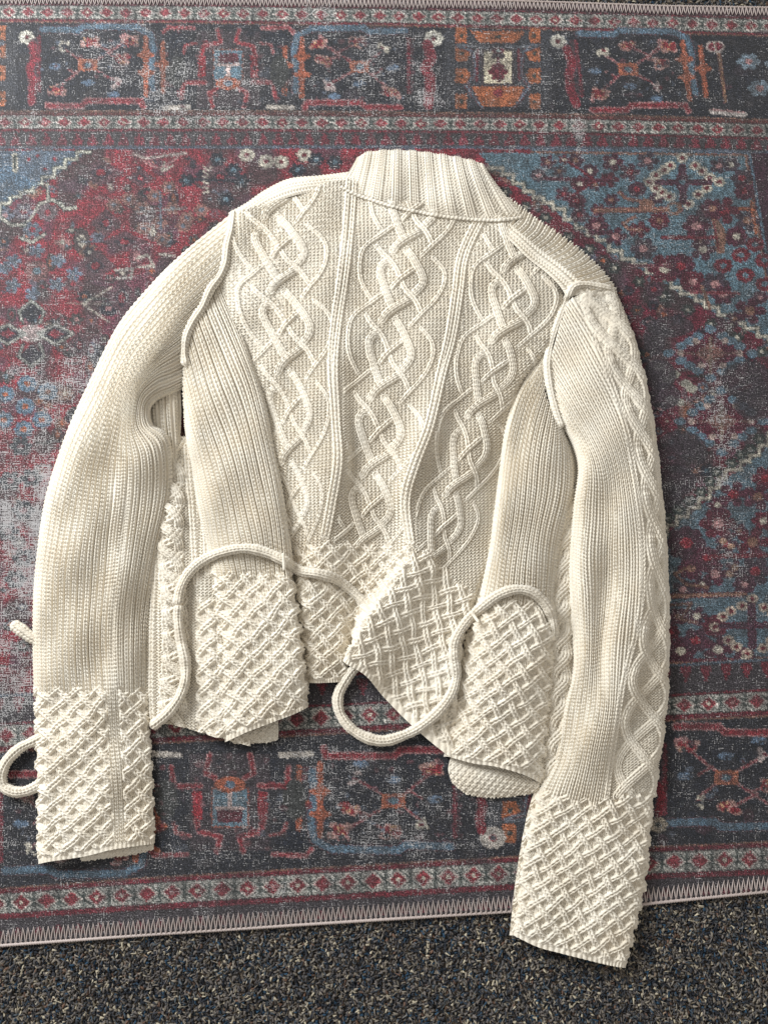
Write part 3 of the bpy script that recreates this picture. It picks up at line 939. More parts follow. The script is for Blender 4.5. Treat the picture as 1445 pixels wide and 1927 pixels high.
def cr_mat(t, n):
    """Catmull-Rom weights (len(t) x n) for index parameter t in 0..n-1"""
    i = np.clip(np.floor(t).astype(int), 0, n - 2)
    f = t - i
    Wt = np.zeros((len(t), n))
    w4 = np.stack([-.5 * f + f * f - .5 * f ** 3, 1 - 2.5 * f * f + 1.5 * f ** 3, .5 * f + 2 * f * f - 1.5 * f ** 3, -.5 * f * f + .5 * f ** 3], -1)
    r = np.arange(len(t))
    for k in range(4):
        j = i - 1 + k
        lo = j < 0; hi = j > n - 1
        ok = ~(lo | hi)
        np.add.at(Wt, (r[ok], j[ok]), w4[ok, k])
        # linear extrapolation beyond the ends
        np.add.at(Wt, (r[lo], np.zeros(lo.sum(), int)), 2 * w4[lo, k]); np.add.at(Wt, (r[lo], np.ones(lo.sum(), int)), -w4[lo, k])
        np.add.at(Wt, (r[hi], np.full(hi.sum(), n - 1)), 2 * w4[hi, k]); np.add.at(Wt, (r[hi], np.full(hi.sum(), n - 2)), -w4[hi, k])
    return Wt


# ---- stitch relief, all in photo pixels of height
def knit(U, V):
    """V-shaped stitches: one wale per unit of U, one row per unit of V"""
    s = np.abs(2 * (U % 1) - 1)
    ph = (V + 1.25 * s) % 1
    along = .5 - .5 * np.cos(2 * np.pi * ph)
    q = .5 - .5 * np.cos(2 * np.pi * s)
    pit = np.exp(-((s / .30) ** 2 + (((V + .55) % 1 - .5) / .22) ** 2))
    return (.34 + .66 * along ** .8) * q ** .75 - .9 * pit


def purl(U, V):
    """zigzag bumps of reverse stockinette"""
    rho = V + .34 * np.sin(2 * np.pi * U)
    b = .5 - .5 * np.cos(2 * np.pi * rho)
    pit = np.exp(-(((U % 1 - .25 + .5) % 1 - .5) / .2) ** 2 - (((rho + .5) % 1 - .5) / .25) ** 2)
    return 2.8 * (b - .55 * pit) * (.86 + .14 * np.sin(4 * np.pi * U + np.pi * np.floor(rho)))


def rib(U, V, per=1.22, depth=2.6, amp=4.5):
    """single columns of V stitches with a sunk purl gap between them"""
    c = U % per
    groove = np.where(c < 1, 0, np.sin(np.pi * np.clip((c - 1) / (per - 1), 0, 1)))
    roundp = np.where(c < 1, np.sin(np.pi * np.clip(c, 0, 1)) ** .6, 0)
    return np.where(c < 1, amp * knit(np.clip(c, 0, .999), V), 0) + 1.5 * roundp - depth * groove * np.where(np.floor(U / per) % 2 == 0, 2.0, .6)


def lattice(X, Y, L=38.0, wd=6.0, H=3.8):
    """woven trellis of travelling stitches; X, Y in pixels"""
    X, Y = X + 2.2 * np.sin(Y * .045 + 1) + 1.5 * np.sin(Y * .11 + X * .05), Y + 2.0 * np.sin(X * .06) + 1.4 * np.sin(X * .13 - Y * .04)
    p = (X + Y) / L; q = (X - Y) / L
    D = L / math.sqrt(2)
    ip, iq = np.rint(p), np.rint(q)
    ta, tb = (p - ip) * D, (q - iq) * D
    za = np.cos(np.pi * q) * np.where(ip % 2 == 0, 1, -1)
    zb = -np.cos(np.pi * p) * np.where(iq % 2 == 0, 1, -1)
    def strand(t, s, z):
        r = np.clip(1 - (t / wd) ** 2, 0, 1) ** .5
        st = knit((t / wd + 1) / 2, s / 8.6)
        return np.where(np.abs(t) < wd, r * (.82 * H + 1.6 * z) + 3.2 * st * np.clip(r * 1.5, 0, 1), -9)
    A = strand(ta, q * D, za) - .5
    B = strand(tb, -p * D, zb) + .9
    g = 2.8 * knit(X / 8.0, Y / 7.5) - 2.2
    return np.maximum(np.maximum(A, B), g)


def strand_field(x, y, g, strands):
    """lay cable strands, traced as pixel paths, over the relief g"""
    shp = x.shape
    xf, yf, gf = x.ravel(), y.ravel(), g.ravel().copy()
    for pts, wd, n, H, zo in strands:
        pts = np.asarray(pts, float)
        # smooth
        t = np.linspace(0, len(pts) - 1, max(10, len(pts) * 7))
        P = cr_mat(t, len(pts)) @ pts
        sel = np.nonzero((xf > P[:, 0].min() - wd) & (xf < P[:, 0].max() + wd) & (yf > P[:, 1].min() - wd) & (yf < P[:, 1].max() + wd))[0]
        if not len(sel): continue
        X, Y = xf[sel], yf[sel]
        best = np.full(len(sel), 1e9); bt = np.zeros(len(sel)); bs = np.zeros(len(sel))
        s0 = 0.0
        for a, b in zip(P[:-1], P[1:]):
            d = b - a; l = math.hypot(*d) + 1e-9
            f = np.clip(((X - a[0]) * d[0] + (Y - a[1]) * d[1]) / l ** 2, 0, 1)
            ex, ey = X - a[0] - f * d[0], Y - a[1] - f * d[1]
            dd = np.hypot(ex, ey)
            sg = np.sign(ex * d[1] - ey * d[0])
            u = dd < best
            best[u] = dd[u]; bt[u] = (dd * -sg)[u]; bs[u] = (s0 + f * l)[u]
            s0 += l
        inside = best < wd
        r = np.clip(1 - (bt / wd) ** 2, 0, 1) ** .36
        end = np.clip(np.minimum(bs, s0 - bs) / 9.0, 0, 1)
        hh = r * (.9 * H * (.45 + .55 * end) + .8 * zo * end) + 3.2 * knit((bt / wd + 1) / 2 * n, bs / 8.4) * np.clip(r * 1.6, 0, 1)
        cur_ = gf[sel]
        dark = np.clip(1 - (best - wd) / 3.0, 0, 1) * (best >= wd) * .9     # ground pulled in beside a strand
        gf[sel] = np.where(inside, np.maximum(cur_, hh), cur_ - dark)
    return gf.reshape(shp)


def panel(name, ctrl, wale, row, pattern, tuckL=None, tuckR=None, step=STEP, label=None, hem=None, shag=0.12, wrinkle=2.3):
    """ctrl[c][r] = (x, y, z_mm) column by column; pattern(U, V, X, Y, u01, v01) -> relief in px"""
    C = np.array(ctrl, float)
    if tuckL is not None:
        t = C[0].copy(); t[:, 0] += tuckL[0]; t[:, 1] += tuckL[2] if len(tuckL) > 2 else 0; t[:, 2] = np.minimum(t[:, 2], tuckL[1]); C = np.concatenate([t[None], C])
    if tuckR is not None:
        t = C[-1].copy(); t[:, 0] += tuckR[0]; t[:, 1] += tuckR[2] if len(tuckR) > 2 else 0; t[:, 2] = np.minimum(t[:, 2], tuckR[1]); C = np.concatenate([C, t[None]])
    nc, nr = C.shape[:2]
    Q = C.copy(); Q[..., 2] /= .71
    du = np.linalg.norm(np.diff(Q, axis=0), axis=2).mean(1); su = np.concatenate([[0], np.cumsum(du)])
    dv = np.linalg.norm(np.diff(Q, axis=1), axis=2).mean(0); sv = np.concatenate([[0], np.cumsum(dv)])
    nU = max(6, int(su[-1] / step)); nV = max(6, int(sv[-1] / step))
    au = np.linspace(0, su[-1], nU); av = np.linspace(0, sv[-1], nV)
    Wu = cr_mat(np.interp(au, su, np.arange(nc)), nc); Wv = cr_mat(np.interp(av, sv, np.arange(nr)), nr)
    G = np.einsum('ac,crk->ark', Wu, C); G = np.einsum('br,ark->bak', Wv, G)     # [v, u, 3]
    G[..., 2] = np.maximum(G[..., 2], 0.6)
    X, Y = G[..., 0], G[..., 1]
    U = (au / wale)[None, :] + 0 * X; V = (av / row)[:, None] + 0 * X
    # uneven tension of hand knitting
    U = U + .10 * np.sin(V * .23 + U * .31) ; V = V + .22 * np.sin(U * .9 + V * .07) * np.sin(U * .17)
    if wrinkle:
        ed = np.clip(np.minimum(G[..., 2] - 6, 8) / 8, 0, 1)
        G[..., 2] += ed * wrinkle * (np.sin(X * .043 + Y * .017 + su[-1]) * np.sin(Y * .019 + X * .006 + sv[-1]) + .7 * np.sin(X * .021 - Y * .041 + sv[-1]) * np.sin(Y * .011 + 2))
    P = px2w(X, Y, G[..., 2] * MM)
    du_ = np.gradient(P, axis=1); dv_ = np.gradient(P, axis=0)
    nrm = np.cross(dv_, du_); nrm /= np.linalg.norm(nrm, axis=2)[..., None] + 1e-12
    flip = nrm[..., 2].mean() < 0
    if flip: nrm = -nrm
    h = pattern(U, V, X, Y, (au / su[-1])[None, :] + 0 * X, (av / sv[-1])[:, None] + 0 * X)
    de = np.minimum(au, su[-1] - au)[None, :]
    h = h * (.72 + .28 * np.clip(de / 22, 0, 1)) + shag * rng.normal(0, .5, h.shape)
    ten = .85 + .3 * (np.sin(X * .031 + Y * .013) * np.sin(Y * .027 - X * .011 + 1.3) * .5 + .5)
    h = h * ten
    P = P + nrm * (h * PXM)[..., None]
    P[..., 2] = np.maximum(P[..., 2], 0.0004)
    f = grid_faces(nV, nU)
    if not flip: f = f[:, ::-1]
    ob = mesh_obj(name, P - CARD_O, f, WOOL, cardigan)
    if label: ob["label"] = label
    zput(X, Y, G[..., 2] + h * .7)
    return ob, G


def tube_part(name, pts, rad, wales=6, pitch=6.0, zlift=.55, use_zmap=True, relief=4.4, squash=.78, parent=None, seg=34, label=None, taper=True, zs=None, caps=()):
    """knitted cord / rolled seam along a pixel path; rad in pixels"""
    pts = np.asarray(pts, float)
    n0 = len(pts)
    L_ = np.hypot(*np.diff(pts[:, :2], axis=0).T).sum()
    m = max(8, int(L_ / 1.5))
    t = np.linspace(0, n0 - 1, 400)
    Pd = cr_mat(t, n0) @ pts[:, :2]
    s = np.concatenate([[0], np.cumsum(np.hypot(*np.diff(Pd, axis=0).T))])
    ss = np.linspace(0, s[-1], m)
    x = np.interp(ss, s, Pd[:, 0]); y = np.interp(ss, s, Pd[:, 1])
    if use_zmap:
        zz = np.zeros(m)
        for k in range(m):
            a, b = int(round(x[k])) + 100, int(round(y[k])) + 100
            r_ = int(max(2, rad * .6))
            zz[k] = np.percentile(ZMAP[max(0, b - r_):b + r_ + 1, max(0, a - r_):a + r_ + 1], 80)
        kern = np.hanning(21); kern /= kern.sum()
        zz = np.convolve(np.pad(zz, 10, mode='edge'), kern, 'valid')
        z = zz + rad * .71 * zlift
        for f0, f1, zv, soft in caps:
            fr = ss / ss[-1]
            k_ = np.clip(1 - np.maximum(f0 - fr, fr - f1) / soft, 0, 1)
            z = z * (1 - k_) + np.minimum(z, zv) * k_
    else:
        z = np.interp(ss, np.linspace(0, s[-1], n0), np.asarray(zs if zs is not None else pts[:, 2]))
    P = px2w(x, y, z * MM)
    tg = np.gradient(P, axis=0); tg /= np.linalg.norm(tg, axis=1)[:, None]
    sd = np.cross(tg, (0, 0, 1.0)); sd /= np.linalg.norm(sd, axis=1)[:, None] + 1e-9
    nn = np.cross(sd, tg)
    th = np.linspace(0, 2 * np.pi, seg, endpoint=False)
    h = relief * knit(th[None] / (2 * np.pi) * wales, ss[:, None] / pitch)
    r = rad * (1 + .06 * np.sin(ss * .05 + rad) + .05 * np.sin(ss * .131 + 2 * rad) + .03 * np.sin(ss * .31))[:, None] - relief * .6 + h
    if taper:
        r = r * np.clip(np.minimum(ss, ss[-1] - ss) / (rad * .8), 1e-4, 1)[:, None] ** .5
    V = P[:, None] + (r * PXM)[..., None] * (np.cos(th)[None, :, None] * sd[:, None] + squash * np.sin(th)[None, :, None] * nn[:, None])
    V[..., 2] = np.maximum(V[..., 2], .0004)
    ob = mesh_obj(name, V.reshape(-1, 3) - CARD_O, grid_faces(m, seg, True), WOOL, parent or cardigan)
    if label: ob["label"] = label
    return ob


def zc(pts, zs):
    return [(p[0], p[1], z) for p, z in zip(pts, zs)]


# ---------------- front panels lying under the back
def front_left_pattern(U, V, X, Y, u, v):
    g = 1.7 * purl(X / 7.2 + 0 * U, Y / 5.7)
    st = []
    for k in range(12):                 # rope cable
        y0 = 850 + k * 43
        cx = 326 - 6 * math.sin(k * .6)
        st.append(([(cx + 17, y0 - 22), (cx + 6, y0 - 6), (cx - 12, y0 + 4), (cx - 19, y0 + 18), (cx - 17, y0 + 34)], 8.0, 1, 4.0, 0))
        st.append(([(cx - 19, y0 - 6), (cx - 13, y0 + 12), (cx + 4, y0 + 26), (cx + 15, y0 + 40), (cx + 18, y0 + 56)], 9.0, 2, 5.0, 3.0))
    st.append(([(300, 900), (293, 1000), (291, 1100), (288, 1200), (287, 1300), (289, 1362)], 6, 1, 3.5, 0))
    st.append(([(352, 840), (356, 900), (362, 960), (366, 1020), (370, 1100)], 7, 1, 3.2, 0))
    st.append(([(372, 860), (380, 930), (388, 1000), (392, 1080)], 7, 1, 3.2, 0))
    g = strand_field(X, Y, g, st)
    la = lattice(X - 8, Y, 38) + .3
    wgt = np.clip((X - 368) / 6, 0, 1) * np.clip((Y - 1120) / 20, 0, 1)
    return g * (1 - wgt) + la * wgt


cols = []
for xs_, zs in (((262, 262, 256, 250, 252, 256, 262), (1, 1, 1, 1, 1, 1, 1)),
                ((300, 296, 290, 286, 285, 284, 286), (3, 7, 8, 8, 7, 6, 5)),
                ((330, 326, 322, 318, 316, 318, 326), (4, 10, 13, 12, 11, 10, 7)),
                ((352, 356, 358, 358, 356, 362, 374), (4, 8, 8, 8, 7, 7, 6)),
                ((380, 386, 392, 400, 402, 410, 424), (8, 9, 10, 12, 13, 13, 8)),
                ((430, 440, 450, 458, 460, 466, 472), (4, 5, 5, 5, 5, 5, 4))):
    ys = (822, 885, 990, 1100, 1200, 1290, 1362 + max(0, (xs_[-1] - 320)) * .28)
    cols.append([(a, b, c) for a, b, c in zip(xs_, ys, zs)])
panel("front_panel", cols, 8.0, 6.2, front_left_pattern, label="front panel with rope cable showing beside the narrower cuffed sleeve")


def front_right_pattern(U, V, X, Y, u, v):
    g = 1.7 * purl(X / 7.2, Y / 5.7)
    st = []
    for k in range(12):
        y0 = 955 + k * 46
        cx = 1058 - .03 * (y0 - 955)
        st.append(([(cx - 14, y0 - 16), (cx - 10, y0), (cx + 8, y0 + 20), (cx + 14, y0 + 36)], 10, 2, 3.6, 0))
        st.append(([(cx + 16, y0 - 8), (cx + 12, y0 + 8), (cx - 8, y0 + 30), (cx - 14, y0 + 50)], 11, 2, 4.2, 2.2))
    return strand_field(X, Y, g, st)


cols = []
for xs_, zs in (((1000, 1000, 1000, 995, 1000), (3, 3, 3, 3, 3)), ((1045, 1042, 1038, 1034, 1024), (8, 8, 7, 6, 3)),
                ((1072, 1066, 1060, 1050, 1034), (8, 8, 7, 6, 3)), ((1100, 1098, 1090, 1080, 1050), (2, 2, 2, 2, 1))):
    cols.append([(a, b, c) for a, b, c in zip(xs_, (920, 1060, 1200, 1340, 1478), zs)])
panel("front_panel", cols, 8.0, 6.2, front_right_pattern)

# ---------------- inside of the sleeve fold near the armhole, seen through the opening
panel("sleeve_lining", [[(250, 705, 6), (252, 785, 6), (262, 850, 6), (280, 920, 6)],
                        [(290, 700, 10), (292, 785, 14), (298, 850, 13), (305, 925, 10)],
                        [(320, 700, 10), (322, 785, 15), (328, 850, 13), (325, 925, 9)],
                        [(340, 700, 8), (342, 785, 6), (336, 840, 5), (330, 925, 2)]], 9.0, 7.2,
      lambda U, V, X, Y, u, v: rib(U, V))

# ---------------- undersides of hem and cuffs
def moss(U, V, X, Y, u, v):
    return 2.2 * np.abs(np.sin(np.pi * (X * .075 + Y * .06))) ** .8 * np.abs(np.sin(np.pi * (Y * .12 - X * .02))) ** .6 + purl(X / 7, Y / 5.5)


panel("hem_underside", [[(848, 1424, 3), (843, 1446, 4), (848, 1466, 3), (856, 1478, 1)],
                        [(880, 1432, 5), (876, 1460, 7), (878, 1482, 5), (882, 1494, 1)],
                        [(925, 1440, 6), (922, 1465, 8), (922, 1488, 5), (924, 1500, 1)],
                        [(970, 1452, 6), (968, 1470, 7), (968, 1488, 4), (968, 1497, 1)],
                        [(1014, 1472, 5), (1014, 1478, 5), (1014, 1484, 3), (1014, 1490, 1)]], 8, 6, moss)
panel("hem_underside", [[(430, 1370, 5), (432, 1385, 5), (436, 1394, 3), (440, 1399, 1)],
                        [(465, 1355, 6), (468, 1378, 7), (470, 1390, 4), (472, 1398, 1)],
                        [(500, 1345, 6), (502, 1372, 7), (504, 1388, 4), (505, 1396, 1)],
                        [(522, 1338, 3), (524, 1368, 3), (524, 1382, 2), (523, 1392, 1)]], 8, 6, moss)
panel("cuff_underside", [[(150, 1590, 4), (152, 1612, 5), (155, 1620, 1)], [(200, 1580, 6), (202, 1604, 7), (204, 1613, 1)],
                         [(250, 1570, 6), (252, 1596, 6), (254, 1606, 1)], [(289, 1570, 3), (290, 1590, 3), (290, 1598, 1)]], 8, 6, moss)

# ---------------- left and right sleeve
S = [
    zc([(442, 398), (360, 465), (290, 530), (225, 610), (172, 715), (125, 820), (90, 930), (70, 1060), (64, 1190), (66, 1300), (70, 1450), (73, 1626)], [6, 5, 4, 4, 4, 4, 4, 4, 4, 4, 4, 3]),
    zc([(436, 425), (361, 487), (295, 553), (231, 633), (180, 735), (134, 832), (102, 937), (82, 1062), (76, 1190), (79, 1300), (86, 1452), (90, 1622)], [14, 16, 18, 18, 18, 18, 18, 17, 16, 14, 13, 10]),
    zc([(428, 455), (362, 515), (300, 580), (240, 660), (192, 757), (150, 848), (122, 947), (104, 1065), (98, 1190), (101, 1300), (110, 1455), (116, 1618)], [18, 22, 26, 27, 27, 27, 26, 24, 22, 19, 16, 12]),
    zc([(410, 520), (362, 560), (305, 620), (250, 690), (210, 775), (178, 865), (160, 960), (146, 1065), (139, 1188), (143, 1300), (153, 1453), (162, 1611)], [20, 25, 30, 33, 33, 32, 29, 27, 25, 21, 17, 13]),
    zc([(390, 570), (350, 605), (305, 650), (255, 715), (228, 785), (210, 870), (200, 960), (190, 1060), (182, 1185), (186, 1300), (196, 1450), (206, 1600)], [20, 26, 32, 37, 38, 35, 30, 25, 22, 20, 17, 13]),
    zc([(365, 630), (333, 652), (294, 682), (256, 730), (242, 800), (248, 870), (246, 950), (233, 1050), (220, 1180), (222, 1298), (233, 1448), (241, 1594)], [20, 27, 34, 40, 42, 38, 32, 28, 25, 21, 17, 13]),
    zc([(350, 690), (324, 701), (293, 713), (264, 745), (258, 800), (284, 850), (288, 930), (268, 1040), (252, 1170), (252, 1295), (262, 1445), (270, 1590)], [16, 24, 34, 41, 43, 36, 27, 22, 18, 16, 13, 10]),
    zc([(346, 722), (320, 733), (292, 745), (275, 768), (280, 802), (310, 828), (318, 910), (294, 1032), (272, 1170), (270, 1292), (280, 1440), (286, 1588)], [12, 20, 30, 37, 37, 28, 16, 13, 11, 10, 8, 6]),
    zc([(346, 732), (322, 742), (296, 753), (282, 772), (287, 800), (316, 824), (326, 900), (301, 1030), (279, 1170), (276, 1291), (286, 1440), (291, 1586)], [7, 12, 18, 24, 22, 12, 4, 3, 3, 3, 3, 2]),
]


def sleeve_left_pattern(U, V, X, Y, u, v):
    r = rib(U, V, 1.22, 2.4)
    plain = np.clip(1 - np.abs((X - (232 - .02 * (Y - 700))) / 26), 0, 1) * np.clip((Y - 860) / 60, 0, 1)
    r = r * (1 - plain) + (5.0 * knit(U, V) + 1.0) * plain
    # cuff begins on a wavy line
    yb = 1296 + 6 * np.sin(X * .16)
    la = lattice(X - 75 + .03 * (Y - 1300), Y - 1296, 36.0)
    st = 4.8 * knit(U, V)
    seam = np.clip(1 - (np.abs(X - (212 + .05 * (Y - 1300))) - 10) / 4, 0, 1)
    la = la * (1 - seam) + st * seam
    wgt = np.clip((Y - yb) / 6, 0, 1)
    out = r * (1 - wgt) + la * wgt
    edge = np.clip((v - .988) / .006, 0, 1)
    return out * (1 - edge) + edge * (2.2 * np.abs(np.sin(U * np.pi)))


sl, GL = panel("sleeve", S, 9.0, 7.4, sleeve_left_pattern, wrinkle=3.0, label="sleeve with an open fold at the armhole and a narrow cuff")

T = [
    zc([(1052, 806), (1073, 828), (1089, 884), (1078, 960), (1070, 1040), (1071, 1130), (1081, 1252), (1058, 1342), (1042, 1432), (1006, 1512), (982, 1632), (967, 1760)], [6, 6, 4, 3, 3, 3, 4, 3, 3, 2, 2, 2]),
    zc([(1050, 795), (1074, 820), (1094, 880), (1084, 960), (1077, 1040), (1078, 1130), (1086, 1250), (1066, 1340), (1052, 1430), (1016, 1511), (992, 1631), (974, 1764)], [14, 18, 20, 18, 16, 14, 12, 12, 12, 9, 8, 7]),
    zc([(1036, 742), (1068, 792), (1108, 870), (1104, 960), (1100, 1050), (1102, 1140), (1105, 1242), (1095, 1340), (1080, 1430), (1050, 1520), (1028, 1640), (1012, 1782)], [16, 24, 30, 29, 28, 26, 20, 22, 22, 16, 12, 10]),
    zc([(1032, 690), (1075, 760), (1128, 860), (1140, 960), (1138, 1050), (1134, 1140), (1128, 1240), (1125, 1335), (1108, 1430), (1085, 1525), (1065, 1645), (1052, 1793)], [18, 26, 33, 27, 22, 19, 20, 30, 28, 18, 14, 11]),
    zc([(1045, 640), (1090, 725), (1145, 835), (1168, 940), (1172, 1040), (1170, 1130), (1158, 1232), (1152, 1335), (1135, 1430), (1120, 1530), (1102, 1650), (1092, 1803)], [18, 25, 31, 32, 31, 30, 34, 32, 28, 18, 14, 11]),
    zc([(1058, 595), (1110, 690), (1160, 800), (1192, 910), (1206, 1020), (1208, 1120), (1198, 1230), (1180, 1335), (1160, 1440), (1152, 1535), (1140, 1660), (1128, 1812)], [17, 23, 28, 30, 31, 32, 32, 26, 20, 17, 14, 11]),
    zc([(1078, 560), (1135, 655), (1185, 772), (1213, 892), (1228, 1010), (1231, 1110), (1224, 1225), (1208, 1335), (1192, 1440), (1186, 1535), (1172, 1665), (1150, 1817)], [16, 20, 22, 22, 22, 21, 20, 20, 19, 15, 12, 9]),
    zc([(1145, 546), (1182, 640), (1211, 762), (1228, 884), (1241, 1010), (1247, 1110), (1247, 1225), (1240, 1335), (1226, 1440), (1213, 1540), (1200, 1665), (1168, 1820)], [12, 15, 16, 16, 15, 15, 15, 15, 14, 11, 9, 7]),
    zc([(1158, 548), (1194, 640), (1222, 760), (1238, 880), (1250, 1010), (1256, 1110), (1257, 1225), (1252, 1335), (1238, 1440), (1225, 1540), (1212, 1665), (1176, 1821)], [4, 4, 3, 3, 3, 3, 3, 3, 3, 2, 2, 2]),
]
# cable strip that runs along the outer edge of the wide sleeve
cable_c = np.array([(560, 1118), (640, 1160), (720, 1188), (800, 1210), (880, 1222), (960, 1232), (1040, 1238), (1120, 1238), (1200, 1232), (1280, 1222), (1360, 1212), (1440, 1200), (1500, 1192)], float)
cable_w = np.array([(560, 30), (640, 30), (720, 26), (800, 22), (900, 18), (1000, 16), (1120, 18), (1200, 26), (1280, 36), (1360, 40), (1440, 40), (1500, 38)], float)


def braid_strands():
    st = []
    Pp = 250.0
    for k in range(3):
        ph = k / 3.0
        ys = np.arange(545, 1500, 9.0)
        a = np.sin(2 * np.pi * (ys / Pp + ph)); dz = np.cos(2 * np.pi * (ys / Pp + ph))
        xx = np.interp(ys, cable_c[:, 0], cable_c[:, 1]) + a * np.interp(ys, cable_w[:, 0], cable_w[:, 1])
        # cut into pieces by direction; '\' pieces pass over
        seg = []
        for i in range(len(ys)):
            if seg and (dz[i] > 0) != (dz[i - 1] > 0):
                st.append((seg, 9.0, 2, 3.0, 2.4 if dz[i - 1] > 0 else 0)); seg = seg[-2:]
            seg.append((xx[i], ys[i]))
        if len(seg) > 2: st.append((seg, 9.0, 2, 3.0, 0))
    return [s for s in st if len(s[0]) > 3]


def sleeve_right_pattern(U, V, X, Y, u, v):
    r = rib(U, V, 1.14, 1.8)
    cx = np.interp(Y, cable_c[:, 0], cable_c[:, 1]); cw = np.interp(Y, cable_w[:, 0], cable_w[:, 1])
    inn = np.clip((X - (cx - cw - 12)) / 5, 0, 1)
    p_ = 1.6 * purl(X / 6.6, Y / 5.2) - .8
    g = r * (1 - inn) + p_ * inn
    g = strand_field(X, Y, g, braid_strands())
    edgl = [(cx_ - cw_ - 14, y_) for y_, cx_, cw_ in zip(cable_c[1:, 0], cable_c[1:, 1], np.interp(cable_c[1:, 0], cable_w[:, 0], cable_w[:, 1]))]
    g = strand_field(X, Y, g, [(edgl, 6.5, 1, 2.6, 0)])
    yb = 1488 + .16 * (X - 1010) - np.clip(X - 1120, 0, 200) * .35 + 5 * np.sin(X * .17)
    xr = X + .30 * (Y - 1500)
    la = lattice(xr - 1000, Y - .12 * X, 35.0, 5.9, 3.6)
    wgt = np.clip((Y - yb) / 6, 0, 1)
    out = g * (1 - wgt) + la * wgt
    edge = np.clip((v - .988) / .006, 0, 1)
    return out * (1 - edge) + edge * (2.2 * np.abs(np.sin(U * np.pi)))


sr, GR = panel("sleeve", T, 9.6, 7.4, sleeve_right_pattern, wrinkle=2.6, tuckL=(-9, 1), label="sleeve with a cable strip along its outer edge and a cuff reaching onto the carpet")

# ---------------- back panel with three cable columns
BK = [
    zc([(452, 398), (432, 462), (415, 525), (447, 625), (478, 722), (500, 830), (520, 930), (538, 1010), (552, 1085), (562, 1160), (572, 1225), (582, 1284)], [14, 16, 16, 14, 9, 6, 5, 4, 3, 2, 2, 1]),
    zc([(500, 382), (478, 456), (473, 525), (493, 622), (512, 716), (522, 815), (533, 910), (545, 992), (560, 1068), (571, 1148), (580, 1218), (588, 1285)], [16, 18, 18, 17, 15, 13, 12, 12, 14, 15, 14, 9]),
    zc([(548, 368), (525, 450), (530, 524), (540, 620), (545, 710), (547, 800), (549, 890), (556, 975), (576, 1055), (588, 1135), (596, 1210), (605, 1285)], [16, 19, 19, 19, 18, 17, 16, 15, 18, 20, 18, 12]),
    zc([(648, 338), (640, 440), (632, 524), (620, 620), (622, 700), (632, 785), (636, 865), (624, 945), (612, 1020), (628, 1110), (638, 1200), (646, 1281)], [16, 18, 18, 20, 23, 27, 28, 27, 22, 14, 11, 6]),
    zc([(705, 360), (700, 452), (692, 522), (680, 612), (674, 698), (668, 782), (668, 865), (664, 945), (658, 1022), (657, 1098), (655, 1178), (652, 1262)], [17, 18, 18, 18, 17, 16, 15, 14, 11, 7, 5, 2]),
    zc([(766, 380), (764, 460), (756, 520), (741, 605), (727, 695), (715, 780), (706, 865), (696, 945), (692, 1020), (684, 1090), (666, 1170), (654, 1255)], [18, 18, 18, 18, 17, 16, 15, 13, 9, 5, 3, 1]),
    zc([(835, 388), (818, 468), (808, 534), (795, 620), (782, 698), (766, 790), (748, 872), (733, 943), (744, 1026), (722, 1088), (683, 1158), (649, 1243)], [18, 18, 18, 19, 19, 19, 19, 17, 13, 12, 14, 14]),
    zc([(905, 395), (872, 480), (862, 550), (848, 635), (832, 700), (808, 800), (782, 875), (764, 940), (776, 1032), (750, 1092), (700, 1158), (651, 1249)], [18, 19, 19, 20, 22, 27, 30, 28, 22, 28, 33, 32]),
    zc([(948, 412), (918, 515), (908, 583), (888, 666), (868, 732), (846, 815), (822, 892), (806, 955), (806, 1036), (782, 1102), (738, 1175), (688, 1272)], [17, 18, 18, 18, 17, 16, 16, 14, 19, 25, 29, 26]),
    zc([(972, 436), (962, 555), (953, 618), (928, 700), (906, 760), (886, 830), (863, 906), (845, 970), (836, 1048), (812, 1115), (775, 1200), (722, 1312)], [16, 18, 18, 18, 18, 17, 16, 13, 10, 12, 14, 10]),
    zc([(1010, 466), (1005, 576), (986, 636), (952, 708), (930, 766), (915, 832), (900, 902), (884, 967), (874, 1044), (850, 1118), (815, 1215), (780, 1370)], [15, 17, 17, 16, 14, 13, 12, 11, 8, 10, 12, 10]),
    zc([(1046, 500), (1046, 600), (1020, 655), (975, 715), (952, 770), (942, 835), (934, 900), (922, 965), (908, 1040), (885, 1120), (855, 1230), (846, 1424)], [14, 15, 15, 13, 8, 4, 3, 3, 5, 10, 14, 12]),
]

# one repeat of the cable, traced on the middle column (zoomed crop coordinates, 6.02 per photo pixel)
ZK = 6.02
MOT = {
    'A': ([(868, 1085), (780, 1140), (680, 1200), (590, 1270), (535, 1345)], 7.8, 2, 3.2, 2.6),
    'B': ([(640, 640), (570, 640), (522, 710), (525, 810), (560, 930), (600, 1060), (655, 1200)], 7.6, 2, 3.3, .4),
    'C': ([(820, 470), (880, 560), (940, 680), (985, 790), (995, 880), (960, 960), (890, 1030)], 7.6, 2, 3.3, .4),
    'D': ([(490, 420), (540, 500), (640, 610), (700, 710), (735, 800)], 5.2, 1, 2.6, .3),
    'E': ([(890, 715), (820, 775), (730, 850), (640, 950)], 5.0, 1, 2.4, 2.2),
    'F': ([(755, 870), (800, 970), (880, 1070), (935, 1160), (975, 1260)], 5.2, 1, 2.6, .3),
    'G': ([(1110, 570), (1200, 670), (1245, 770), (1240, 880), (1190, 1020), (1100, 1150), (980, 1275), (860, 1405)], 4.3, 1, 1.5, .9),
    'I': ([(530, 1040), (400, 1145), (250, 1255), (180, 1360), (152, 1500), (150, 1630), (175, 1760), (235, 1890), (280, 1960)], 4.3, 1, 1.5, .9),
}


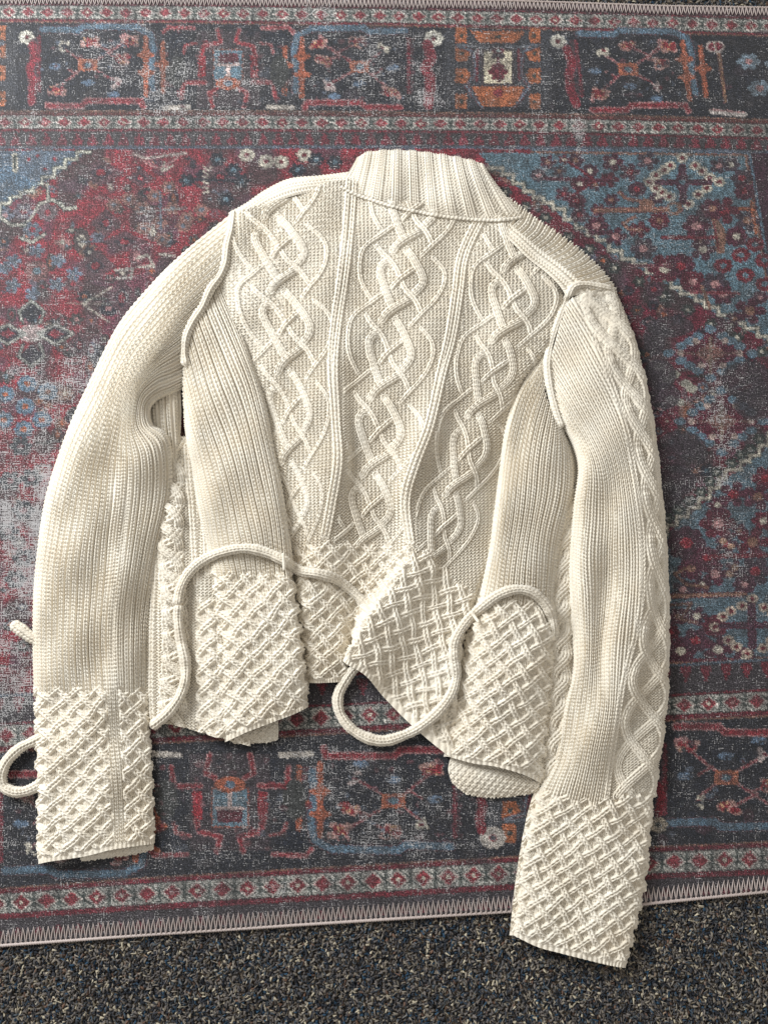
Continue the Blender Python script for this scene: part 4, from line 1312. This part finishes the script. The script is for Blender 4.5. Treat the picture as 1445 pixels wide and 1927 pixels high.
def column_strands(anchors, scale, kmin=-1, kmax=6):
    """anchors: centres of the broad crossing 'A' in successive repeats"""
    an = np.asarray(anchors, float)
    n = len(an)
    st = []

    def O(t):
        t = float(t)
        if t < 0: return an[0] + (an[1] - an[0]) * t
        if t > n - 1: return an[-1] + (an[-1] - an[-2]) * (t - n + 1)
        return (cr_mat(np.array([t]), n) @ an)[0]
    for k in range(kmin, n + 1):
        for nm, (pts, wd, nw, H, zo) in MOT.items():
            out = []
            for (zx, zy) in pts:
                t = (zy - 1190) / 873.0
                xr = (zx - (690 - .151 * (zy - 1190))) / ZK
                o = O(k + t)
                sx = np.interp(k + t, np.arange(len(scale)), scale)
                out.append((o[0] + xr * sx, o[1] + .0 * xr))
            st.append((out, wd * min(1.0, .35 + .65 * np.interp(k, np.arange(len(scale)), scale)), nw, H, zo))
    return st


CAB_C = column_strands([(766, 449), (745, 578), (723, 723), (707, 869), (690, 1010)], [1, 1, 1, 1, .9])
CAB_L = column_strands([(519, 385), (530, 524), (544, 672), (546, 842), (552, 1000)], [1.05, 1.08, 1.0, .82, .6])
CAB_R = column_strands([(973, 484), (953, 618), (906, 757), (863, 906), (815, 1045)], [1.0, 1.0, .86, .78, .7])
RIDGE = []
for base_pts, ds in (([(662, 340), (655, 440), (645, 524), (631, 625), (627, 700), (632, 785), (636, 865), (624, 945), (612, 1010)], (-6, 6, 6)),
                     ([(905, 408), (872, 480), (861, 550), (847, 635), (831, 700), (808, 800), (780, 875), (763, 940), (772, 1020)], (-6, 6, 6))):
    for d in ds:
        f = [1, 1, 1, .95, .75, .6, .6, .6, .6]
        RIDGE.append(([(a + d * f[i], b + d * .12) for i, (a, b) in enumerate(base_pts)], 5.6, 1, 2.2, .6))


def back_pattern(U, V, X, Y, u, v):
    g = 1.9 * purl(X / 7.2 + .12 * np.sin(Y * .05) + .1 * np.sin(X * .04 + Y * .021), Y / 5.7 + .018 * X + .25 * np.sin(X * .05)) - 1.2
    rl = np.array(RIDGE[1][0]); rr = np.array(RIDGE[4][0])
    xl = np.interp(Y, rl[:, 1], rl[:, 0]); xr_ = np.interp(Y, rr[:, 1], rr[:, 0])
    gl, gc, gr = (strand_field(X, Y, g, c) for c in (CAB_L, CAB_C, CAB_R))
    g = np.where(X < xl - 10, gl, np.where(X > xr_ + 10, gr, gc))
    # knit ridges replace whatever lies under them
    near = np.full(X.shape, 99.0)
    for r0 in (RIDGE[1][0], RIDGE[4][0]):
        r0 = np.array(r0)
        near = np.minimum(near, np.abs(X - np.interp(Y, r0[:, 1], r0[:, 0])) + 99 * (Y > 1030))
    g = np.where(near < 13, 1.9 * purl(X / 7.2, Y / 5.7) - 1.2, g)
    g = strand_field(X, Y, g, RIDGE)
    # trellis hem
    yb = np.interp(X, [540, 600, 680, 760, 800, 870, 930], [1052, 1020, 1020, 1030, 1035, 1100, 1150]) + 6 * np.sin(X * .17)
    fold = np.interp(Y, [1020, 1090, 1150, 1250], [785, 752, 697, 650])
    xr = np.where(X > fold, X * .85 + .55 * Y, X + .1 * Y)
    yr = np.where(X > fold, Y * .8 - .45 * X, Y)
    la = lattice(xr, yr, 34.0, 5.7, 3.6)
    wgt = np.clip((Y - yb) / 6, 0, 1)
    out = g * (1 - wgt) + la * wgt
    edge = np.clip((v - .986) / .006, 0, 1)
    return out * (1 - edge) + edge * (2.2 * np.abs(np.sin(U * np.pi)))


bk, GB = panel("back_panel", BK, 8.0, 6.0, back_pattern, tuckL=(-10, 2), tuckR=(14, 2), step=1.1, label="back panel with three columns of interlaced cables and a trellis hem")

# ---------------- ribbed side panels that end in trellis flaps
SL_ = [
    zc([(352, 806), (356, 857), (364, 907), (374, 967), (388, 1032), (399, 1097), (406, 1182), (412, 1292), (424, 1397)], [3, 3, 3, 3, 3, 3, 3, 3, 2]),
    zc([(350, 790), (361, 850), (370, 903), (381, 962), (395, 1030), (407, 1094), (415, 1180), (421, 1290), (432, 1393)], [12, 14, 14, 14, 14, 14, 13, 13, 10]),
    zc([(346, 715), (365, 795), (388, 878), (406, 955), (421, 1035), (434, 1092), (446, 1180), (456, 1284), (466, 1377)], [18, 24, 25, 25, 24, 24, 24, 22, 16]),
    zc([(353, 640), (385, 745), (420, 845), (445, 937), (463, 1018), (474, 1090), (487, 1180), (498, 1281), (508, 1361)], [20, 26, 29, 30, 30, 29, 29, 27, 20]),
    zc([(380, 578), (424, 685), (462, 795), (488, 898), (508, 1000), (517, 1088), (530, 1180), (542, 1279), (548, 1346)], [19, 24, 28, 30, 30, 30, 30, 27, 20]),
    zc([(405, 540), (447, 642), (484, 745), (510, 860), (532, 982), (545, 1085), (558, 1180), (568, 1272), (571, 1335)], [17, 20, 22, 24, 26, 26, 26, 22, 16]),
    zc([(414, 526), (454, 628), (490, 730), (516, 848), (540, 978), (553, 1084), (566, 1180), (575, 1270), (577, 1331)], [14, 14, 12, 9, 6, 5, 5, 5, 3]),
]


def side_left_pattern(U, V, X, Y, u, v):
    r = rib(U, V, 1.22, 3.4)
    yb = 1078 + 7 * np.sin(X * .2)
    la = lattice(X - .10 * Y, Y, 37.0)
    wgt = np.clip((Y - yb) / 6, 0, 1)
    out = r * (1 - wgt) + la * wgt
    edge = np.clip((v - .985) / .006, 0, 1)
    return out * (1 - edge) + edge * (2.2 * np.abs(np.sin(U * np.pi)))


sdl, GSL = panel("side_panel", SL_, 9.0, 7.2, side_left_pattern, tuckR=(3, 1), label="ribbed side panel ending in a trellis flap beside the narrow-cuffed sleeve")

SR_ = [
    zc([(1035, 640), (982, 712), (957, 775), (945, 845), (936, 930), (924, 1020), (907, 1105), (888, 1190), (866, 1300), (843, 1424)], [4, 2, 2, 2, 3, 3, 4, 8, 10, 8]),
    zc([(1036, 655), (988, 725), (964, 787), (952, 855), (943, 937), (932, 1024), (916, 1107), (897, 1194), (876, 1303), (855, 1427)], [9, 9, 12, 14, 16, 16, 15, 15, 16, 13]),
    zc([(1026, 692), (993, 768), (976, 838), (967, 900), (958, 970), (948, 1040), (938, 1115), (920, 1210), (905, 1315), (890, 1436)], [13, 17, 21, 24, 25, 25, 24, 25, 24, 17]),
    zc([(1026, 742), (1010, 800), (1000, 860), (994, 915), (986, 980), (977, 1045), (968, 1120), (958, 1215), (946, 1318), (935, 1443)], [18, 25, 28, 29, 29, 29, 28, 29, 27, 19]),
    zc([(1042, 782), (1040, 830), (1035, 880), (1028, 935), (1018, 990), (1010, 1050), (1005, 1122), (1000, 1218), (992, 1318), (980, 1456)], [18, 24, 26, 27, 27, 27, 27, 28, 26, 17]),
    zc([(1052, 802), (1066, 852), (1068, 900), (1062, 950), (1050, 1005), (1040, 1060), (1034, 1124), (1032, 1220), (1026, 1320), (1010, 1470)], [15, 16, 16, 16, 16, 16, 17, 17, 15, 10]),
    zc([(1056, 808), (1076, 860), (1077, 905), (1070, 955), (1059, 1010), (1048, 1065), (1042, 1125), (1040, 1220), (1034, 1320), (1018, 1476)], [7, 5, 4, 4, 4, 4, 4, 4, 4, 3]),
]


def side_right_pattern(U, V, X, Y, u, v):
    r = rib(U, V, 1.22, 3.4)
    yb = 1128 + .05 * (X - 950) + 7 * np.sin(X * .2)
    la = lattice(X + .26 * Y, Y - .1 * X, 37.0, 6.0, 3.8)
    wgt = np.clip((Y - yb) / 6, 0, 1)
    out = r * (1 - wgt) + la * wgt
    edge = np.clip((v - .985) / .006, 0, 1)
    return out * (1 - edge) + edge * (2.2 * np.abs(np.sin(U * np.pi)))


sdr, GSR = panel("side_panel", SR_, 9.0, 7.2, side_right_pattern, tuckL=(-8, 1), tuckR=(8, 1), label="ribbed side panel ending in a trellis flap with its underside showing")

# ---------------- shoulders
SH = [zc([(668, 322), (666, 338), (660, 356)], [3, 12, 15]), zc([(646, 326), (643, 338), (638, 352)], [3, 12, 17]), zc([(600, 332), (596, 343), (594, 360)], [3, 12, 17]), zc([(545, 337), (546, 350), (550, 369)], [3, 13, 17]),
      zc([(500, 358), (505, 368), (512, 382)], [3, 13, 17]), zc([(462, 385), (468, 392), (476, 402)], [3, 13, 17]), zc([(436, 398), (444, 404), (450, 412)], [3, 12, 16])]


def strip_pattern(U, V, X, Y, u, v):
    return 3.8 * knit(v * 3.0, U * 8.0 / 6.2) + 1.0 * np.abs(np.sin(np.pi * v * 3))


panel("shoulder_strip", SH, 8.0, 6.2, strip_pattern)
YK = [zc([(958, 372), (948, 392), (930, 408), (912, 420)], [3, 13, 18, 18]), zc([(1000, 405), (990, 425), (972, 440), (955, 450)], [3, 14, 19, 19]),
      zc([(1050, 440), (1036, 456), (1010, 474), (992, 486)], [3, 14, 20, 20]), zc([(1098, 476), (1082, 490), (1050, 504), (1028, 514)], [3, 14, 20, 20]),
      zc([(1135, 512), (1116, 520), (1080, 530), (1052, 538)], [3, 14, 20, 19]), zc([(1160, 546), (1140, 548), (1104, 552), (1066, 560)], [3, 12, 18, 17])]


def yoke_pattern(U, V, X, Y, u, v):
    r = rib(U, v * 10, 1.3, 2.6)
    s = 3.8 * knit((v - .58) / .42 * 2, U * 8 / 6.2) + .8
    wgt = np.clip((v - .58) / .02, 0, 1)
    return r * (1 - wgt) + s * wgt


panel("shoulder_yoke", YK, 9.0, 6.2, yoke_pattern)

# ---------------- collar
bot = [(640, 350), (668, 364), (700, 375), (742, 388), (785, 397), (828, 405), (870, 410), (915, 413), (955, 412), (986, 407)]
top = [(672, 298), (688, 288), (715, 284), (745, 283), (780, 285), (815, 289), (848, 294), (878, 300), (902, 307), (912, 314)]
CO = []
for i, ((bx, by), (tx, ty)) in enumerate(zip(bot, top)):
    e = (.18, .5, .8, 1, 1, 1, 1, .9, .7, .3)[i]
    q = []
    for f, z in ((0, 2), (.10, 2 + 12 * e), (.4, 4 + 19 * e), (.75, 5 + 18 * e), (1.0, 8 + 9 * e)):
        ff = f
        q.append((tx + (bx - tx) * (ff ** 1.15), ty + (by - ty) * ff, z))
    CO.append(q)


def collar_pattern(U, V, X, Y, u, v):
    per = 1 / 9.3
    c = (u + .035) % per / per
    kn = c < .54
    k3 = 3.8 * knit(c / .54 * 2, V) + 1.0 * np.sin(np.pi * np.clip(c / .54, 0, 1)) ** .5
    p_ = 1.3 * purl(U, V) - 1.2
    return np.where(kn, k3, p_)


panel("collar", CO, 6.4, 5.2, collar_pattern, label="ribbed stand-up collar folded flat")
# folded lip at the back of the collar
tube_part("neck_seam", [(640, 351), (668, 366), (700, 377), (742, 390), (785, 399), (828, 407), (870, 412), (915, 415), (955, 414), (984, 409)], 4.6, 3, 7.5, .2, seg=10)

# ---------------- rolled armhole seams
tube_part("armhole_seam", [(440, 396), (436, 430), (428, 465), (424, 495), (414, 520), (396, 545), (380, 580), (362, 608), (350, 635), (347, 665), (351, 690)], 9.0, 4, 6.8, .02, seg=28)
tube_part("armhole_seam", [(1152, 546), (1125, 540), (1098, 536), (1078, 541), (1068, 560), (1056, 590), (1045, 620), (1036, 650), (1030, 682), (1032, 715), (1038, 745), (1046, 775), (1056, 806)], 8.6, 4, 6.8, .02, seg=28)

# ---------------- tie cords
tube_part("tie_cord", [(334, 1140), (340, 1108), (356, 1078), (385, 1053), (425, 1037), (465, 1032), (502, 1040), (535, 1055), (565, 1074), (600, 1080), (632, 1090), (662, 1112), (690, 1138), (712, 1158)], 9.2, 5, 7.0, .8, caps=[(.86, 1, 9, .1)], label="tie cord looping over the ribbed side panel")
tube_part("tie_cord", [(700, 1236), (668, 1258), (648, 1284), (636, 1312), (640, 1342), (660, 1370), (690, 1388), (722, 1394), (756, 1385), (790, 1368), (824, 1340), (848, 1308), (858, 1272), (854, 1236), (856, 1206), (876, 1172), (904, 1144), (939, 1119), (974, 1109), (1005, 1117), (1030, 1144), (1041, 1178), (1040, 1212), (1042, 1232)], 9.3, 5, 7.0, .75, caps=[(0, .07, 6, .04), (.975, 1, 5, .04)], label="long tie cord curling from the rug across the trellis hem")
tube_part("tie_cord", [(338, 1136), (336, 1165), (341, 1205), (349, 1245), (349, 1280), (338, 1312), (318, 1340), (298, 1358), (284, 1368)], 9.2, 5, 7.0, .7, label="tie cord hanging down the front panel")
tube_part("tie_cord", [(80, 1212), (60, 1200), (40, 1185), (22, 1172)], 10.5, 5, 7.0, .55, use_zmap=False, zs=[4, 6, 7, 7], label="short cord end poking out from under the sleeve")
tube_part("tie_cord", [(84, 1384), (66, 1394), (38, 1408), (14, 1432), (3, 1458), (8, 1480), (28, 1490), (52, 1488), (82, 1474)], 9.2, 5, 7.0, .55, use_zmap=False, zs=[4, 6, 7, 7, 7, 7, 7, 6, 4], label="cord loop lying on the rug beside the narrow cuff")
for pts in ([(533, 1040), (534, 1055), (535, 1074)], [(886, 1150), (894, 1162), (901, 1172)]):
    p3 = []
    tube_part("belt_loop", pts, 3.2, 2, 5, 6.6, seg=8, relief=.5)
#END#



# ---------------- loose fibres standing off the wool
def build_fuzz(per=0.024):
    vs, fs, nb = [], [], 0
    for ob in [o for o in cardigan.children if o.type == 'MESH']:
        me = ob.data
        n = len(me.vertices)
        co = np.empty(n * 3, np.float32); me.vertices.foreach_get("co", co); co = co.reshape(-1, 3)
        no = np.empty(n * 3, np.float32); me.vertices.foreach_get("normal", no); no = no.reshape(-1, 3)
        k = int(n * per * (2.2 if n < 30000 else 1))
        if k < 5: continue
        i = rng.integers(0, n, k)
        p, nn = co[i], no[i]
        t = rng.normal(0, 1, (k, 3)); t -= nn * (t * nn).sum(1)[:, None]; t /= np.linalg.norm(t, axis=1)[:, None] + 1e-9
        ln = (0.0018 + .003 * rng.random(k))[:, None]
        sd = np.cross(t, nn) * 0.00008
        a = p; b = p + (nn * .7 + t * .5) * ln * .6; c = b + (t * .9 + nn * .1 * rng.normal(0, 1, (k, 1))) * ln * .6
        vs.append(np.stack([a - sd, a + sd, b - sd, b + sd, c - sd * .3, c + sd * .3], 1).reshape(-1, 3))
        f = np.array([[0, 1, 3, 2], [2, 3, 5, 4]])
        fs.append((f[None] + (np.arange(k) * 6)[:, None, None]).reshape(-1, 4) + nb); nb += k * 6
    o = mesh_obj("wool_fuzz", np.concatenate(vs), np.concatenate(fs), WOOL, cardigan)
    tag(o, kind="stuff")


build_fuzz()
